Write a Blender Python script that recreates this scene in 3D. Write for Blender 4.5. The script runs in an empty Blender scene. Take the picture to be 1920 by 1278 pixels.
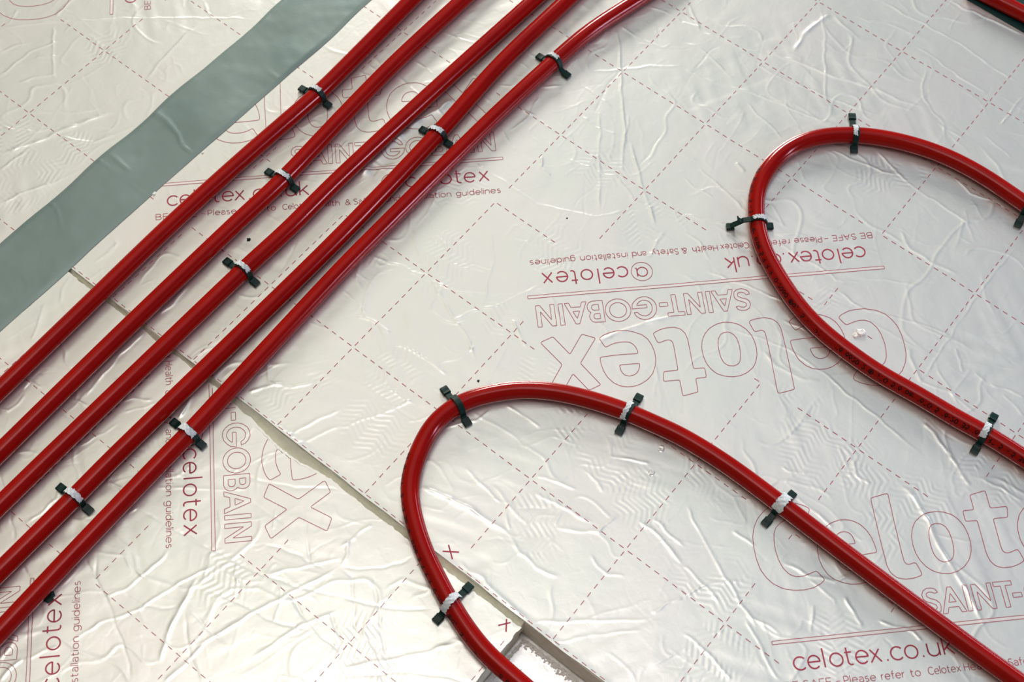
import bpy, math, random
import numpy as np
from mathutils import Matrix, Vector

# ------------------------------------------------------------------ measured data (metres, board plane z = 0)
D = {"CAM":{"loc":[0.384122,-1.024121,1.170621],"X":[0.7811,0.623984,0.022934],"Y":[-0.555859,0.678151,0.480762],"Z":[0.284435,-0.388271,0.876551],"lens":52.8067},"PIPES":{"p1":[[-0.3148,-0.2683],[-0.3089,-0.3807],[-0.3078,-0.4204],[-0.3102,-0.5217],[-0.3101,-0.6166],[-0.3065,-0.723],[-0.303,-0.8261]],"p2":[[-0.2751,-0.2353],[-0.2751,-0.3363],[-0.271,-0.4231],[-0.2653,-0.5114],[-0.2651,-0.5796],[-0.2629,-0.7263],[-0.259,-0.866]],"p3":[[-0.2199,-0.1894],[-0.2239,-0.3365],[-0.2257,-0.474],[-0.224,-0.5472],[-0.2252,-0.6096],[-0.2247,-0.7251],[-0.2239,-0.8399],[-0.2231,-0.8984]],"p4":[[-0.1942,-0.1679],[-0.195,-0.2733],[-0.1877,-0.382],[-0.1823,-0.5226],[-0.1818,-0.6701],[-0.182,-0.8057],[-0.1809,-0.8548],[-0.1801,-0.9374]],"p5":[[-0.1336,-0.0899],[-0.1398,-0.1227],[-0.1522,-0.1852],[-0.1563,-0.2411],[-0.159,-0.318],[-0.1593,-0.3979],[-0.1587,-0.4919],[-0.1579,-0.5499],[-0.1536,-0.6526],[-0.1489,-0.755],[-0.1488,-0.7786],[-0.146,-0.8761],[-0.1424,-0.9714]],"p6":[[0.5139,-0.4959],[0.445,-0.4948],[0.3589,-0.4921],[0.2745,-0.4887],[0.2237,-0.4874],[0.1785,-0.4903],[0.1506,-0.4961],[0.1262,-0.5016],[0.0957,-0.512],[0.0671,-0.5253],[0.0418,-0.5433],[0.0216,-0.567],[0.0107,-0.5855],[0.0057,-0.6152],[0.0138,-0.646],[0.0227,-0.6659],[0.0349,-0.6809],[0.0539,-0.6959],[0.0748,-0.709],[0.0977,-0.7199],[0.1293,-0.7329],[0.164,-0.7424],[0.2015,-0.7447]],"p7":[[0.284,-0.0903],[0.2431,-0.0876],[0.2056,-0.09],[0.1712,-0.0988],[0.14,-0.1126],[0.1201,-0.1258],[0.0994,-0.1441],[0.0843,-0.1676],[0.0783,-0.1928],[0.0791,-0.2192],[0.0873,-0.2436],[0.108,-0.2723],[0.1273,-0.2895],[0.1453,-0.3006],[0.1775,-0.3163],[0.205,-0.3251],[0.2327,-0.3291],[0.275,-0.331],[0.3138,-0.3276],[0.3555,-0.3254],[0.3782,-0.3226],[0.4163,-0.3216]],"p8":[[0.1416,0.1117],[0.1726,0.1137]]},"CLIPS":[["p1",[-0.3264,-0.4177],[-0.2955,-0.4165]],
["p2",[-0.2842,-0.5104],[-0.2546,-0.5087]],
["p3",[-0.2456,-0.6068],[-0.212,-0.607]],
["p4",[-0.2043,-0.3807],[-0.1773,-0.378]],
["p5",[-0.173,-0.2389],[-0.1397,-0.2398]],
["p5",[-0.168,-0.7526],[-0.1366,-0.7529]],
["p4",[-0.1985,-0.8552],[-0.1674,-0.8546]],
["p6",[-0.009,-0.5822],[0.0247,-0.5938]],
["p6",[0.1257,-0.4814],[0.1317,-0.5163]],
["p6",[0.28,-0.4734],[0.2775,-0.5068]],
["p6",[0.1202,-0.7081],[0.1182,-0.7438]],
["p7",[0.1061,-0.1031],[0.1283,-0.1351]],
["p7",[0.0864,-0.2837],[0.1138,-0.2604]],
["p7",[0.3764,-0.3005],[0.38,-0.3376]],
["p7",[0.285,-0.0635],[0.2937,-0.1087]]],"BLOCKS":[["B",-0.12581,-0.35661,45],["B",-0.01228,-0.4621,225],["B",0.5722,-0.35626,45],["C",-0.06246,-0.81486,-45],["C",-0.15961,-0.92431,135],["A",-0.77115,-0.23597,135]],"CROSS":[["B",[[0.0836,-0.6965],[0.0946,-0.6886]],[[0.0837,-0.6891],[0.0943,-0.6968]]],
["C",[[0.1588,-0.7169],[0.1664,-0.7069]],[[0.1599,-0.7075],[0.1671,-0.7171]]]],"CREASE":[[1.6,0.55,[-0.0056,-0.0861],[0.0372,-0.0769],[0.0591,-0.0718],[0.0988,-0.059],[0.1268,-0.0543],[0.1515,-0.048]],[1.0,0.4,[-0.0688,-0.1075],[-0.0437,-0.1029],[-0.0227,-0.0988],[-0.0078,-0.0923]],[1.0,0.35,[-0.0076,-0.1053],[0.0143,-0.1061],[0.0341,-0.1041],[0.0597,-0.0985],[0.082,-0.0943],[0.0996,-0.0896],[0.121,-0.0845]],[1.0,0.4,[-0.057,-0.158],[-0.033,-0.1554],[-0.0063,-0.1476],[0.0242,-0.1365],[0.0685,-0.1279],[0.0965,-0.1201]],[0.9,0.3,[0.0362,0.007],[0.056,0.0128],[0.0692,0.0223],[0.0912,0.0241],[0.1028,0.0292]],[1.0,0.4,[0.0473,0.0438],[0.0796,0.0431],[0.1011,0.0458],[0.1183,0.0451],[0.1407,0.0458],[0.1587,0.043],[0.1844,0.0409],[0.2164,0.0414]],[1.0,0.35,[0.1072,0.015],[0.1352,0.0132],[0.1627,0.0083],[0.1933,0.0079]],[1.1,0.5,[0.0995,0.0872],[0.1197,0.0887],[0.1499,0.094],[0.1856,0.0965]],[0.9,0.4,[0.223,0.0297],[0.2214,0.0113],[0.2227,-0.0017],[0.2225,-0.0187]],[1.0,0.35,[0.0176,-0.1533],[0.0329,-0.1588],[0.052,-0.1624],[0.0678,-0.1659]],[1.0,0.35,[0.0252,-0.2471],[0.044,-0.2502],[0.0601,-0.2527],[0.0845,-0.2587]],[1.0,0.3,[0.0047,-0.004],[0.0267,-0.0281],[0.0564,-0.074],[0.0715,-0.0959],[0.0869,-0.1085]],[2.5,0.6,[0.0182,-0.005],[0.0148,-0.0229],[0.0126,-0.0458],[0.0157,-0.0699]],[1.5,0.4,[0.0223,-0.0046],[0.0409,-0.0103],[0.0594,-0.0128]],[1.0,0.4,[0.1086,-0.1485],[0.1289,-0.1454],[0.1479,-0.1404],[0.1642,-0.1377],[0.179,-0.1295]],[1.0,0.4,[0.1382,-0.1186],[0.1723,-0.1283],[0.1975,-0.1341],[0.236,-0.1364],[0.2631,-0.1367]],[1.0,0.4,[0.2177,-0.0988],[0.2413,-0.1058],[0.2625,-0.0989],[0.277,-0.0974]],[1.0,0.3,[0.1297,-0.0016],[0.1374,-0.0213],[0.1502,-0.0392],[0.1797,-0.0513],[0.192,-0.0687]],[0.9,0.3,[-0.076,-0.1313],[-0.0597,-0.1266],[-0.045,-0.1291],[-0.025,-0.1329],[-0.0087,-0.1381]],[0.9,0.25,[0.2158,-0.0381],[0.2353,-0.0411],[0.2509,-0.0445]],[1.8,0.5,[0.0492,-0.2192],[0.0617,-0.2223]],[1.2,0.4,[-0.0907,-0.1107],[-0.0783,-0.1064],[-0.0729,-0.1048]],[1.2,0.35,[-0.107,-0.0847],[-0.0891,-0.0943],[-0.0715,-0.1067]],[0.9,0.3,[0.0182,-0.2635],[0.0332,-0.2671],[0.0469,-0.2662],[0.0556,-0.2669]],[0.9,0.4,[0.0429,-0.2981],[0.0604,-0.294],[0.0812,-0.2832]],[1.0,0.45,[-0.1412,-0.1557],[-0.1026,-0.2001],[-0.0558,-0.2572],[-0.028,-0.299]],[1.3,0.45,[-0.0443,-0.2641],[-0.023,-0.2816],[0.0004,-0.302],[0.0327,-0.3265]],[1.0,0.3,[-0.131,-0.2381],[-0.1083,-0.2392],[-0.0818,-0.2426]],[1.0,0.35,[-0.1848,-0.2913],[-0.1673,-0.2796],[-0.1505,-0.2671],[-0.1351,-0.2529]],[1.0,0.3,[-0.1242,-0.221],[-0.1039,-0.2012],[-0.0828,-0.1765],[-0.0583,-0.1562]],[1.0,0.35,[-0.155,-0.3255],[-0.1378,-0.3359],[-0.1221,-0.342]],[1.2,0.4,[-0.1525,-0.2702],[-0.1431,-0.2794],[-0.1378,-0.3001],[-0.1404,-0.3272]],[1.0,0.35,[-0.0992,-0.2682],[-0.0809,-0.2724],[-0.0599,-0.2661]],[1.0,0.35,[-0.0778,-0.3188],[-0.0474,-0.3111],[-0.0275,-0.3039]],[1.0,0.35,[-0.0275,-0.3039],[-0.0026,-0.3149],[0.02,-0.3118]],[1.0,0.3,[-0.0686,-0.3771],[-0.0444,-0.3675],[-0.0146,-0.3519],[-0.0006,-0.3288]],[1.0,0.3,[-0.0898,-0.2521],[-0.048,-0.3075],[-0.0175,-0.3479]],[1.2,0.35,[-0.1538,-0.2994],[-0.1351,-0.2979],[-0.1061,-0.3016]],[1.5,0.4,[-0.0986,-0.3306],[-0.091,-0.3431],[-0.0769,-0.3447]],[1.0,0.35,[-0.2708,-0.2754],[-0.2471,-0.2705],[-0.2354,-0.2652]],[1.0,0.35,[-0.2677,-0.3227],[-0.254,-0.32],[-0.2415,-0.3212]],[1.0,0.3,[-0.1363,-0.1183],[-0.1169,-0.1113],[-0.0907,-0.1107]],[1.0,0.3,[-0.1391,-0.1539],[-0.1076,-0.1546],[-0.0885,-0.1505]],[1.0,0.3,[-0.1443,-0.3791],[-0.1158,-0.3768],[-0.0902,-0.3767],[-0.0623,-0.377]],[1.0,0.3,[-0.1533,-0.4183],[-0.143,-0.4384],[-0.1394,-0.4682]],[5.0,1.2,[-0.2063,-0.3286],[-0.2115,-0.3539],[-0.2178,-0.3808],[-0.2187,-0.415],[-0.2174,-0.4389],[-0.2191,-0.4673]],[1.3,0.5,[-0.0486,-0.521],[-0.0454,-0.5124],[-0.0378,-0.4991]],[1.0,0.25,[-0.0378,-0.4991],[-0.027,-0.4818],[-0.0204,-0.4644],[-0.01,-0.4438]],[1.2,0.35,[-0.1169,-0.5072],[-0.0945,-0.501],[-0.0738,-0.5107],[-0.0546,-0.5188],[-0.0451,-0.5228],[-0.0238,-0.5312],[-0.003,-0.5441]],[1.2,0.35,[-0.1532,-0.5197],[-0.1219,-0.5088],[-0.0958,-0.5045],[-0.0675,-0.4982],[-0.0441,-0.4887]],[1.0,0.3,[-0.1487,-0.5613],[-0.1258,-0.563],[-0.1039,-0.5687],[-0.0798,-0.5747]],[1.2,0.4,[-0.075,-0.5755],[-0.057,-0.5699],[-0.038,-0.5682],[-0.018,-0.5677]],[1.0,0.25,[-0.1407,-0.4718],[-0.1131,-0.4917],[-0.1007,-0.4987]],[1.0,0.25,[-0.0823,-0.4263],[-0.0604,-0.4533],[-0.0383,-0.4959]],[1.0,0.3,[0.0404,-0.5582],[0.0632,-0.5572],[0.0768,-0.5571]],[1.5,0.4,[-0.1198,-0.5747],[-0.1075,-0.5694],[-0.0833,-0.5683]],[1.5,0.4,[-0.0092,-0.4887],[0.0048,-0.4961],[0.0186,-0.5034]],[1.0,0.3,[0.0011,-0.3753],[0.0286,-0.3627],[0.0686,-0.3398]],[1.0,0.3,[0.0066,-0.621],[0.0164,-0.6042],[0.0298,-0.5867],[0.034,-0.57]],[2.5,0.7,[0.0607,-0.4596],[0.0723,-0.4407],[0.0893,-0.4126],[0.1026,-0.3874]],[1.2,0.35,[-0.0569,-0.6641],[-0.04,-0.6372],[-0.0313,-0.6168],[-0.025,-0.6027]],[1.1,0.4,[0.2602,-0.2653],[0.2791,-0.2593],[0.3047,-0.2525]],[1.0,0.4,[0.2013,-0.2774],[0.2197,-0.2793],[0.2373,-0.2769],[0.2602,-0.2653]],[1.0,0.4,[0.0964,-0.3367],[0.1231,-0.3295],[0.1473,-0.3218],[0.1686,-0.3189],[0.1788,-0.3225]],[1.0,0.35,[0.1396,-0.3761],[0.1718,-0.3638],[0.2011,-0.3562],[0.2393,-0.3571],[0.27,-0.3615],[0.2992,-0.3644],[0.3457,-0.3697]],[1.6,0.45,[0.2109,-0.1848],[0.2299,-0.197],[0.2523,-0.1961],[0.2771,-0.1931]],[0.9,0.25,[0.304,-0.1285],[0.3032,-0.1864],[0.3056,-0.2541],[0.3091,-0.3091]],[1.0,0.35,[0.3091,-0.3091],[0.3341,-0.3023],[0.3459,-0.3039],[0.3618,-0.3066]],[1.0,0.35,[0.3577,-0.2716],[0.3735,-0.2678],[0.388,-0.265]],[1.0,0.3,[0.2106,-0.2527],[0.2268,-0.2419],[0.2564,-0.2249]],[1.0,0.35,[0.1226,-0.2677],[0.1347,-0.2679],[0.156,-0.2704],[0.1729,-0.2664],[0.1952,-0.2678],[0.2126,-0.2559]],[1.0,0.35,[0.0553,-0.3155],[0.0725,-0.314],[0.0924,-0.3252]],[1.8,0.4,[0.2815,-0.2879],[0.303,-0.305],[0.3113,-0.3097]],[1.0,0.3,[0.3725,-0.2754],[0.3862,-0.2777],[0.3966,-0.2804]],[1.2,0.4,[0.1192,-0.2655],[0.1338,-0.2547],[0.1472,-0.2449]],[2.0,0.5,[0.1836,-0.3728],[0.2002,-0.3777],[0.223,-0.3751],[0.2395,-0.3661]],[1.0,0.35,[0.3137,-0.2894],[0.3332,-0.3008],[0.3465,-0.3079]],[1.0,0.3,[0.1789,-0.3343],[0.2034,-0.3308],[0.2183,-0.3304]],[1.0,0.35,[0.3413,-0.2713],[0.3532,-0.2731]],[1.5,0.5,[0.33,-0.3437],[0.3416,-0.3452],[0.3648,-0.3541]],[1.0,0.35,[0.3162,-0.2595],[0.334,-0.2774]],[1.0,-0.35,[-0.1385,-0.8276],[-0.1146,-0.8245],[-0.0742,-0.8179],[-0.0298,-0.8076],[0.0086,-0.796],[0.0454,-0.7788]],[1.0,-0.3,[-0.1362,-0.8763],[-0.1196,-0.8923],[-0.0998,-0.8995],[-0.0601,-0.9185],[-0.0465,-0.926],[-0.0375,-0.9348]],[1.7,0.7,[-0.057,-0.8396],[-0.0501,-0.8649],[-0.0422,-0.889],[-0.0301,-0.909]],[1.1,0.4,[-0.0982,-0.9438],[-0.0902,-0.9166],[-0.0734,-0.8858],[-0.0661,-0.8528],[-0.0557,-0.8306],[-0.052,-0.8158]],[1.2,0.45,[-0.0174,-0.882],[-0.0092,-0.8622],[-0.0016,-0.8333],[0.0092,-0.8072],[0.0142,-0.7915],[0.0264,-0.7619]],[1.0,-0.3,[-0.0506,-0.8441],[-0.0222,-0.8365],[0.0103,-0.8294],[0.0308,-0.8222],[0.0438,-0.8154]],[1.0,-0.3,[0.0094,-0.8032],[0.0304,-0.8092],[0.0524,-0.8123],[0.0773,-0.8146]],[1.0,0.3,[-0.1396,-0.8058],[-0.1132,-0.7842],[-0.0775,-0.7573]],[1.2,-0.3,[-0.0934,-0.7513],[-0.0704,-0.7431],[-0.0498,-0.7326],[-0.0175,-0.7083]],[1.2,0.35,[-0.0859,-0.7848],[-0.0726,-0.7944],[-0.0683,-0.801],[-0.062,-0.8179],[-0.0505,-0.8401]],[1.0,-0.3,[-0.0364,-0.7362],[-0.019,-0.7508],[0.0053,-0.7731],[0.0184,-0.7704]],[1.0,-0.3,[-0.0685,-0.7624],[-0.0517,-0.7631],[-0.0338,-0.7608]],[1.0,-0.3,[-0.049,-0.864],[-0.0243,-0.865],[0.0023,-0.8661]],[1.0,-0.3,[-0.0468,-0.8642],[-0.0311,-0.8781],[-0.0136,-0.892],[0.0058,-0.8998]],[1.0,-0.3,[-0.1777,-0.9199],[-0.1641,-0.9246],[-0.1574,-0.9269],[-0.1308,-0.94]],[1.0,-0.25,[0.0359,-0.7855],[0.0553,-0.7985],[0.0715,-0.8081]],[1.3,0.4,[-0.102,-0.8994],[-0.0952,-0.8842],[-0.0916,-0.8617],[-0.0912,-0.8377]],[1.0,-0.3,[-0.1385,-0.8861],[-0.1196,-0.8923]],[1.0,0.3,[-0.1368,-0.8758],[-0.1261,-0.8701],[-0.1149,-0.8629],[-0.1038,-0.8678],[-0.0883,-0.865]],[1.2,0.4,[-0.017,-0.9182],[-0.0138,-0.8958],[-0.014,-0.8755]],[1.2,0.4,[0.0236,-0.86],[0.03,-0.838],[0.0364,-0.8158],[0.0506,-0.789]],[1.3,0.5,[-0.1147,-0.9757],[-0.1114,-0.9656],[-0.1015,-0.9502]],[1.3,0.5,[-0.117,-0.9978],[-0.118,-0.9858],[-0.1158,-0.9747]],[1.0,-0.3,[-0.093,-0.8863],[-0.0744,-0.8847],[-0.0613,-0.8779],[-0.0512,-0.8658]],[1.0,0.35,[-0.2206,-0.8446],[-0.2052,-0.8509],[-0.1956,-0.8639],[-0.1985,-0.8969]],[1.2,0.4,[-0.1779,-0.8034],[-0.1754,-0.8182],[-0.1741,-0.8277]],[1.0,-0.3,[-0.2491,-0.8783],[-0.2193,-0.8935],[-0.1937,-0.911]],[1.2,0.4,[-0.1753,-0.8266],[-0.1614,-0.8236],[-0.1522,-0.8285]],[1.2,0.4,[-0.1385,-0.8276],[-0.1408,-0.8397],[-0.1441,-0.8526]],[1.2,0.35,[-0.0166,-0.8048],[-0.0063,-0.7905],[0.0236,-0.7543]],[1.0,-0.3,[-0.0345,-0.7836],[-0.0178,-0.778],[-0.0023,-0.7734],[0.0095,-0.7756]],[1.0,0.3,[-0.0419,-0.8096],[-0.0346,-0.8194],[-0.026,-0.8241]],[1.0,-0.25,[0.0287,-0.7601],[0.041,-0.7521],[0.0535,-0.7399],[0.064,-0.7254],[0.0678,-0.7164]],[1.0,-0.25,[0.0499,-0.7468],[0.0742,-0.766],[0.0989,-0.7878],[0.1208,-0.8067]],[1.0,-0.25,[0.0454,-0.7788],[0.0656,-0.7691],[0.0852,-0.759],[0.1075,-0.7409]],[1.2,0.35,[0.084,-0.8221],[0.1121,-0.7901],[0.1303,-0.7679],[0.1447,-0.7431]],[1.0,-0.25,[0.0888,-0.8275],[0.1246,-0.7939],[0.1542,-0.7745],[0.1732,-0.7643]],[1.0,-0.25,[0.0287,-0.7601],[0.0415,-0.7614],[0.0588,-0.7766],[0.0724,-0.7942]],[2.2,0.7,[0.032,-0.6628],[0.0561,-0.6567],[0.0816,-0.6525],[0.1154,-0.6495]],[1.3,0.35,[0.1154,-0.6495],[0.1321,-0.6561],[0.153,-0.659],[0.1713,-0.654]],[1.2,0.3,[0.0987,-0.6262],[0.1044,-0.6381],[0.115,-0.6478]],[1.3,0.45,[0.102,-0.5941],[0.1167,-0.5885],[0.1347,-0.5822]],[1.4,0.45,[0.1446,-0.6196],[0.1636,-0.6103],[0.173,-0.6006],[0.1769,-0.581]],[1.2,0.3,[0.1766,-0.6983],[0.214,-0.6669],[0.2507,-0.6343]],[1.0,0.25,[0.2021,-0.6984],[0.2263,-0.6713],[0.2515,-0.6451]],[1.2,0.35,[0.2481,-0.6307],[0.2552,-0.6133],[0.2604,-0.6032]],[1.3,0.45,[0.1938,-0.5714],[0.217,-0.5729],[0.2444,-0.5808]],[1.3,0.45,[0.201,-0.5635],[0.2354,-0.5681]],[1.1,0.35,[0.1796,-0.6215],[0.1897,-0.6252],[0.2,-0.6267],[0.2134,-0.6178]],[1.1,0.35,[0.0511,-0.6272],[0.0732,-0.6303],[0.0949,-0.6334]],[1.1,0.35,[0.0163,-0.7462],[0.0192,-0.7318],[0.0222,-0.7152]],[1.2,0.3,[0.0287,-0.7601],[0.025,-0.7472],[0.0156,-0.7388]],[1.2,0.35,[0.1284,-0.5641],[0.1448,-0.5656],[0.1563,-0.5709]],[1.3,0.35,[0.1097,-0.6088],[0.1286,-0.6038],[0.1461,-0.602],[0.1657,-0.5984]],[2.2,0.4,[0.0981,-0.6957],[0.1248,-0.6938],[0.1559,-0.6977],[0.1756,-0.6971]],[1.2,0.4,[0.1379,-0.5414],[0.1564,-0.5306],[0.1702,-0.5237]],[1.2,0.4,[0.215,-0.5356],[0.2405,-0.5498],[0.2759,-0.5671],[0.302,-0.5792],[0.3242,-0.5862]],[1.2,0.4,[0.2604,-0.6032],[0.2664,-0.5866],[0.2774,-0.5718],[0.2908,-0.5629]],[2.0,0.7,[0.3421,-0.4047],[0.3616,-0.4078],[0.3799,-0.4178],[0.3901,-0.426],[0.4115,-0.4389],[0.4294,-0.4463],[0.451,-0.4602],[0.4654,-0.4678]],[1.2,0.4,[0.2594,-0.4552],[0.2669,-0.4555],[0.2796,-0.4472]],[1.5,0.5,[0.281,-0.4714],[0.2989,-0.4714],[0.3245,-0.4752]],[1.5,0.5,[0.3648,-0.3541],[0.3805,-0.3628],[0.3951,-0.37]],[1.2,0.4,[0.2778,-0.6276],[0.3055,-0.6297],[0.3321,-0.6356]],[1.5,0.5,[0.3067,-0.5262],[0.3295,-0.5235],[0.3511,-0.5139],[0.3584,-0.4981]],[1.3,0.5,[0.3623,-0.5205],[0.3772,-0.5278],[0.3884,-0.5321]],[1.2,0.4,[0.3981,-0.357],[0.414,-0.3546],[0.4371,-0.3526]],[1.2,0.4,[0.3031,-0.4109],[0.3144,-0.4231],[0.3274,-0.421]],[1.2,0.35,[0.3463,-0.5413],[0.3526,-0.5536],[0.3591,-0.5636]],[1.2,0.4,[0.3085,-0.5836],[0.3281,-0.5792],[0.342,-0.5793]],[1.1,0.4,[0.3312,-0.5261],[0.3582,-0.5277],[0.3626,-0.5319]],[1.2,0.4,[0.2444,-0.5808],[0.2647,-0.5841],[0.2856,-0.5886]],[1.2,0.35,[0.2595,-0.5303],[0.2813,-0.5307]],[1.0,0.3,[0.3901,-0.426],[0.4041,-0.4207],[0.4297,-0.4059]],[1.2,0.45,[0.3954,-0.5188],[0.4234,-0.5095],[0.4336,-0.5126]],[1.2,0.4,[0.311,-0.5873],[0.3336,-0.5975],[0.3607,-0.6124]],[1.5,0.4,[0.403,-0.3229],[0.4209,-0.3299]],[0.9,0.35,[-0.6102,-0.5516],[-0.5749,-0.5133],[-0.524,-0.4651],[-0.4773,-0.4247],[-0.4289,-0.3859],[-0.4205,-0.3819]],[1.1,0.4,[-0.5651,-0.5924],[-0.565,-0.5695],[-0.5653,-0.5553],[-0.5599,-0.5392],[-0.5525,-0.5272]],[2.0,0.7,[-0.4937,-0.657],[-0.4836,-0.6327],[-0.4711,-0.6035],[-0.4648,-0.5818],[-0.4477,-0.5539]],[1.4,0.5,[-0.4681,-0.6063],[-0.4521,-0.5985],[-0.4376,-0.5893],[-0.4294,-0.5717],[-0.4176,-0.5456],[-0.425,-0.524],[-0.4359,-0.5107]],[1.0,0.3,[-0.5106,-0.6033],[-0.4798,-0.5792],[-0.4612,-0.5596]],[1.0,0.3,[-0.5715,-0.5165],[-0.5417,-0.5443],[-0.5209,-0.5614]],[1.3,0.4,[-0.4534,-0.5054],[-0.4596,-0.4675],[-0.4633,-0.4265]],[1.3,0.4,[-0.4529,-0.6939],[-0.4477,-0.6768],[-0.4327,-0.6462],[-0.424,-0.6206]],[1.0,0.35,[-0.5186,-0.6345],[-0.4895,-0.616],[-0.4732,-0.597]],[1.2,0.4,[-0.5786,-0.5075],[-0.5809,-0.4884],[-0.5806,-0.4791]],[1.0,0.35,[-0.5457,-0.5848],[-0.5371,-0.572],[-0.5244,-0.5558]],[1.3,0.4,[-0.4814,-0.6681],[-0.4804,-0.6514],[-0.4762,-0.6373]],[1.3,0.4,[-0.3966,-0.68],[-0.4031,-0.6606],[-0.4046,-0.6413]],[1.2,0.3,[-0.555,-0.5554],[-0.5407,-0.5406]],[1.0,0.3,[-0.404,-0.3502],[-0.3895,-0.3502]],[1.2,0.5,[-0.305,-0.7593],[-0.291,-0.764],[-0.2834,-0.7691],[-0.2758,-0.772]],[1.2,0.4,[-0.2523,-0.7045],[-0.254,-0.729],[-0.2508,-0.7493],[-0.249,-0.7681],[-0.246,-0.7835]],[2.0,0.9,[-0.1774,-0.7059],[-0.1798,-0.7146],[-0.1783,-0.7214],[-0.1746,-0.7324],[-0.172,-0.7415],[-0.1694,-0.7473]],[2.0,0.5,[-0.2566,-0.647],[-0.2555,-0.6563],[-0.2543,-0.6689],[-0.256,-0.6846]],[1.1,0.4,[-0.2936,-0.8136],[-0.2953,-0.8038],[-0.2893,-0.8011],[-0.282,-0.7996]],[1.1,0.4,[-0.2963,-0.8356],[-0.2877,-0.8353],[-0.2871,-0.8237],[-0.2863,-0.8142]],[1.1,0.4,[-0.2222,-0.7728],[-0.2129,-0.7564],[-0.1986,-0.7492]],[1.1,0.35,[-0.2583,-0.7802],[-0.2494,-0.7907],[-0.2374,-0.7875]],[1.4,0.4,[-0.348,-0.6551],[-0.3375,-0.6564],[-0.3397,-0.6854]],[1.1,0.3,[-0.3441,-0.7398],[-0.3289,-0.7603],[-0.323,-0.7741]],[1.2,0.4,[-0.3462,-0.7055],[-0.3414,-0.7208],[-0.3312,-0.7315]],[1.4,0.5,[-0.1406,-0.6906],[-0.1346,-0.679],[-0.1238,-0.6634]],[1.5,0.5,[-0.1514,-0.6565],[-0.1334,-0.6713],[-0.1155,-0.6634],[-0.1023,-0.6458]],[1.4,0.4,[-0.0878,-0.7024],[-0.0793,-0.678],[-0.0683,-0.6514]],[1.4,0.4,[-0.0751,-0.705],[-0.0678,-0.6839],[-0.058,-0.6629]]],"HERR":[[-0.0965,-0.481,45],[-0.0532,-0.5948,40],[-0.039,-0.6499,40],[-0.0225,-0.4052,35],[0.1428,-0.5404,45],[0.1809,-0.5538,40],[0.2749,-0.4262,50],[0.3151,-0.4127,35],[-0.0164,-0.495,30],[0.1598,-0.1467,30],[0.0997,-0.5366,30],[0.3777,-0.5606,45],[0.3567,-0.4539,30],[-0.0988,-0.6724,45],[0.0941,-0.8017,50],[-0.0407,-0.8192,40],[0.3696,-0.4063,35],[0.2123,-0.4966,35],[0.2672,-0.575,45],[0.3092,-0.6275,40],[0.0391,-0.5192,30],[0.0267,-0.3268,40],[-0.0441,-0.307,35],[-0.445,-0.6616,50],[-0.4496,-0.61,30],[-0.5114,-0.5018,30],[-0.4976,-0.6334,40],[-0.1589,-0.7802,40],[0.1906,-0.2965,25],[-0.1378,-0.4081,35],[0.2331,-0.3876,30],[0.4019,-0.3547,35],[-0.1568,-0.5082,30],[0.1834,-0.1271,25],[0.1295,-0.6267,40]],"CHIPS":[[-0.2489,-0.5766,1.9],[0.0068,-0.5559,1.2],[-0.0371,-0.3718,0.8]],"PATCH":[-0.1381,-0.9264],"CRUMBS":[[0.2408,-0.3018],[0.2389,-0.3069],[0.1694,-0.5071],[0.1761,-0.5311],[0.2415,-0.3314],[0.2051,-0.3276],[0.2135,-0.3291],[0.244,-0.3405],[0.2503,-0.3381],[-0.3512,-0.5951],[-0.3497,-0.533],[0.2235,-0.3209]],"TRACE":{}}

S = bpy.context.scene
COL = S.collection
rng = np.random.default_rng(7)
random.seed(7)

# ------------------------------------------------------------------ camera, world, lights, exposure
cam_d = bpy.data.cameras.new('camera'); cam = bpy.data.objects.new('camera', cam_d); COL.objects.link(cam)
cm = D['CAM']
M = Matrix.Identity(4)
for r in range(3):
    M[r][0] = cm['X'][r]; M[r][1] = cm['Y'][r]; M[r][2] = cm['Z'][r]; M[r][3] = cm['loc'][r]
cam.matrix_world = M
cam_d.sensor_width = 36; cam_d.lens = cm['lens']; cam_d.clip_start = 0.02
cam_d.dof.use_dof = True; cam_d.dof.focus_distance = 1.33; cam_d.dof.aperture_fstop = 9
S.camera = cam
S.view_settings.view_transform = 'Standard'; S.view_settings.look = 'None'
S.view_settings.gamma = 1; S.view_settings.use_curve_mapping = False
S.view_settings.exposure = EXPOSURE = 0.0

w = bpy.data.worlds.new('room_light'); S.world = w; w.use_nodes = True
nt = w.node_tree; nt.nodes.clear()
out = nt.nodes.new('ShaderNodeOutputWorld'); bg = nt.nodes.new('ShaderNodeBackground')
tc = nt.nodes.new('ShaderNodeTexCoord')
def dot_ramp(axis, stops):
    dot = nt.nodes.new('ShaderNodeVectorMath'); dot.operation = 'DOT_PRODUCT'; dot.inputs[1].default_value = Vector(axis).normalized()
    mr = nt.nodes.new('ShaderNodeMapRange'); mr.inputs['From Min'].default_value = -1; mr.inputs['From Max'].default_value = 1
    ramp = nt.nodes.new('ShaderNodeValToRGB'); cr = ramp.color_ramp
    cr.elements[0].position = 0; cr.elements[0].color = (*stops[0][1], 1); cr.elements[1].position = 1; cr.elements[1].color = (*stops[-1][1], 1)
    for pos, c_ in stops[1:-1]:
        e = cr.elements.new((pos + 1) / 2); e.color = (*c_, 1)
    nt.links.new(tc.outputs['Generated'], dot.inputs[0]); nt.links.new(dot.outputs['Value'], mr.inputs['Value'])
    nt.links.new(mr.outputs['Result'], ramp.inputs['Fac']); return ramp
g3 = lambda v: (v, v, v)
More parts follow.
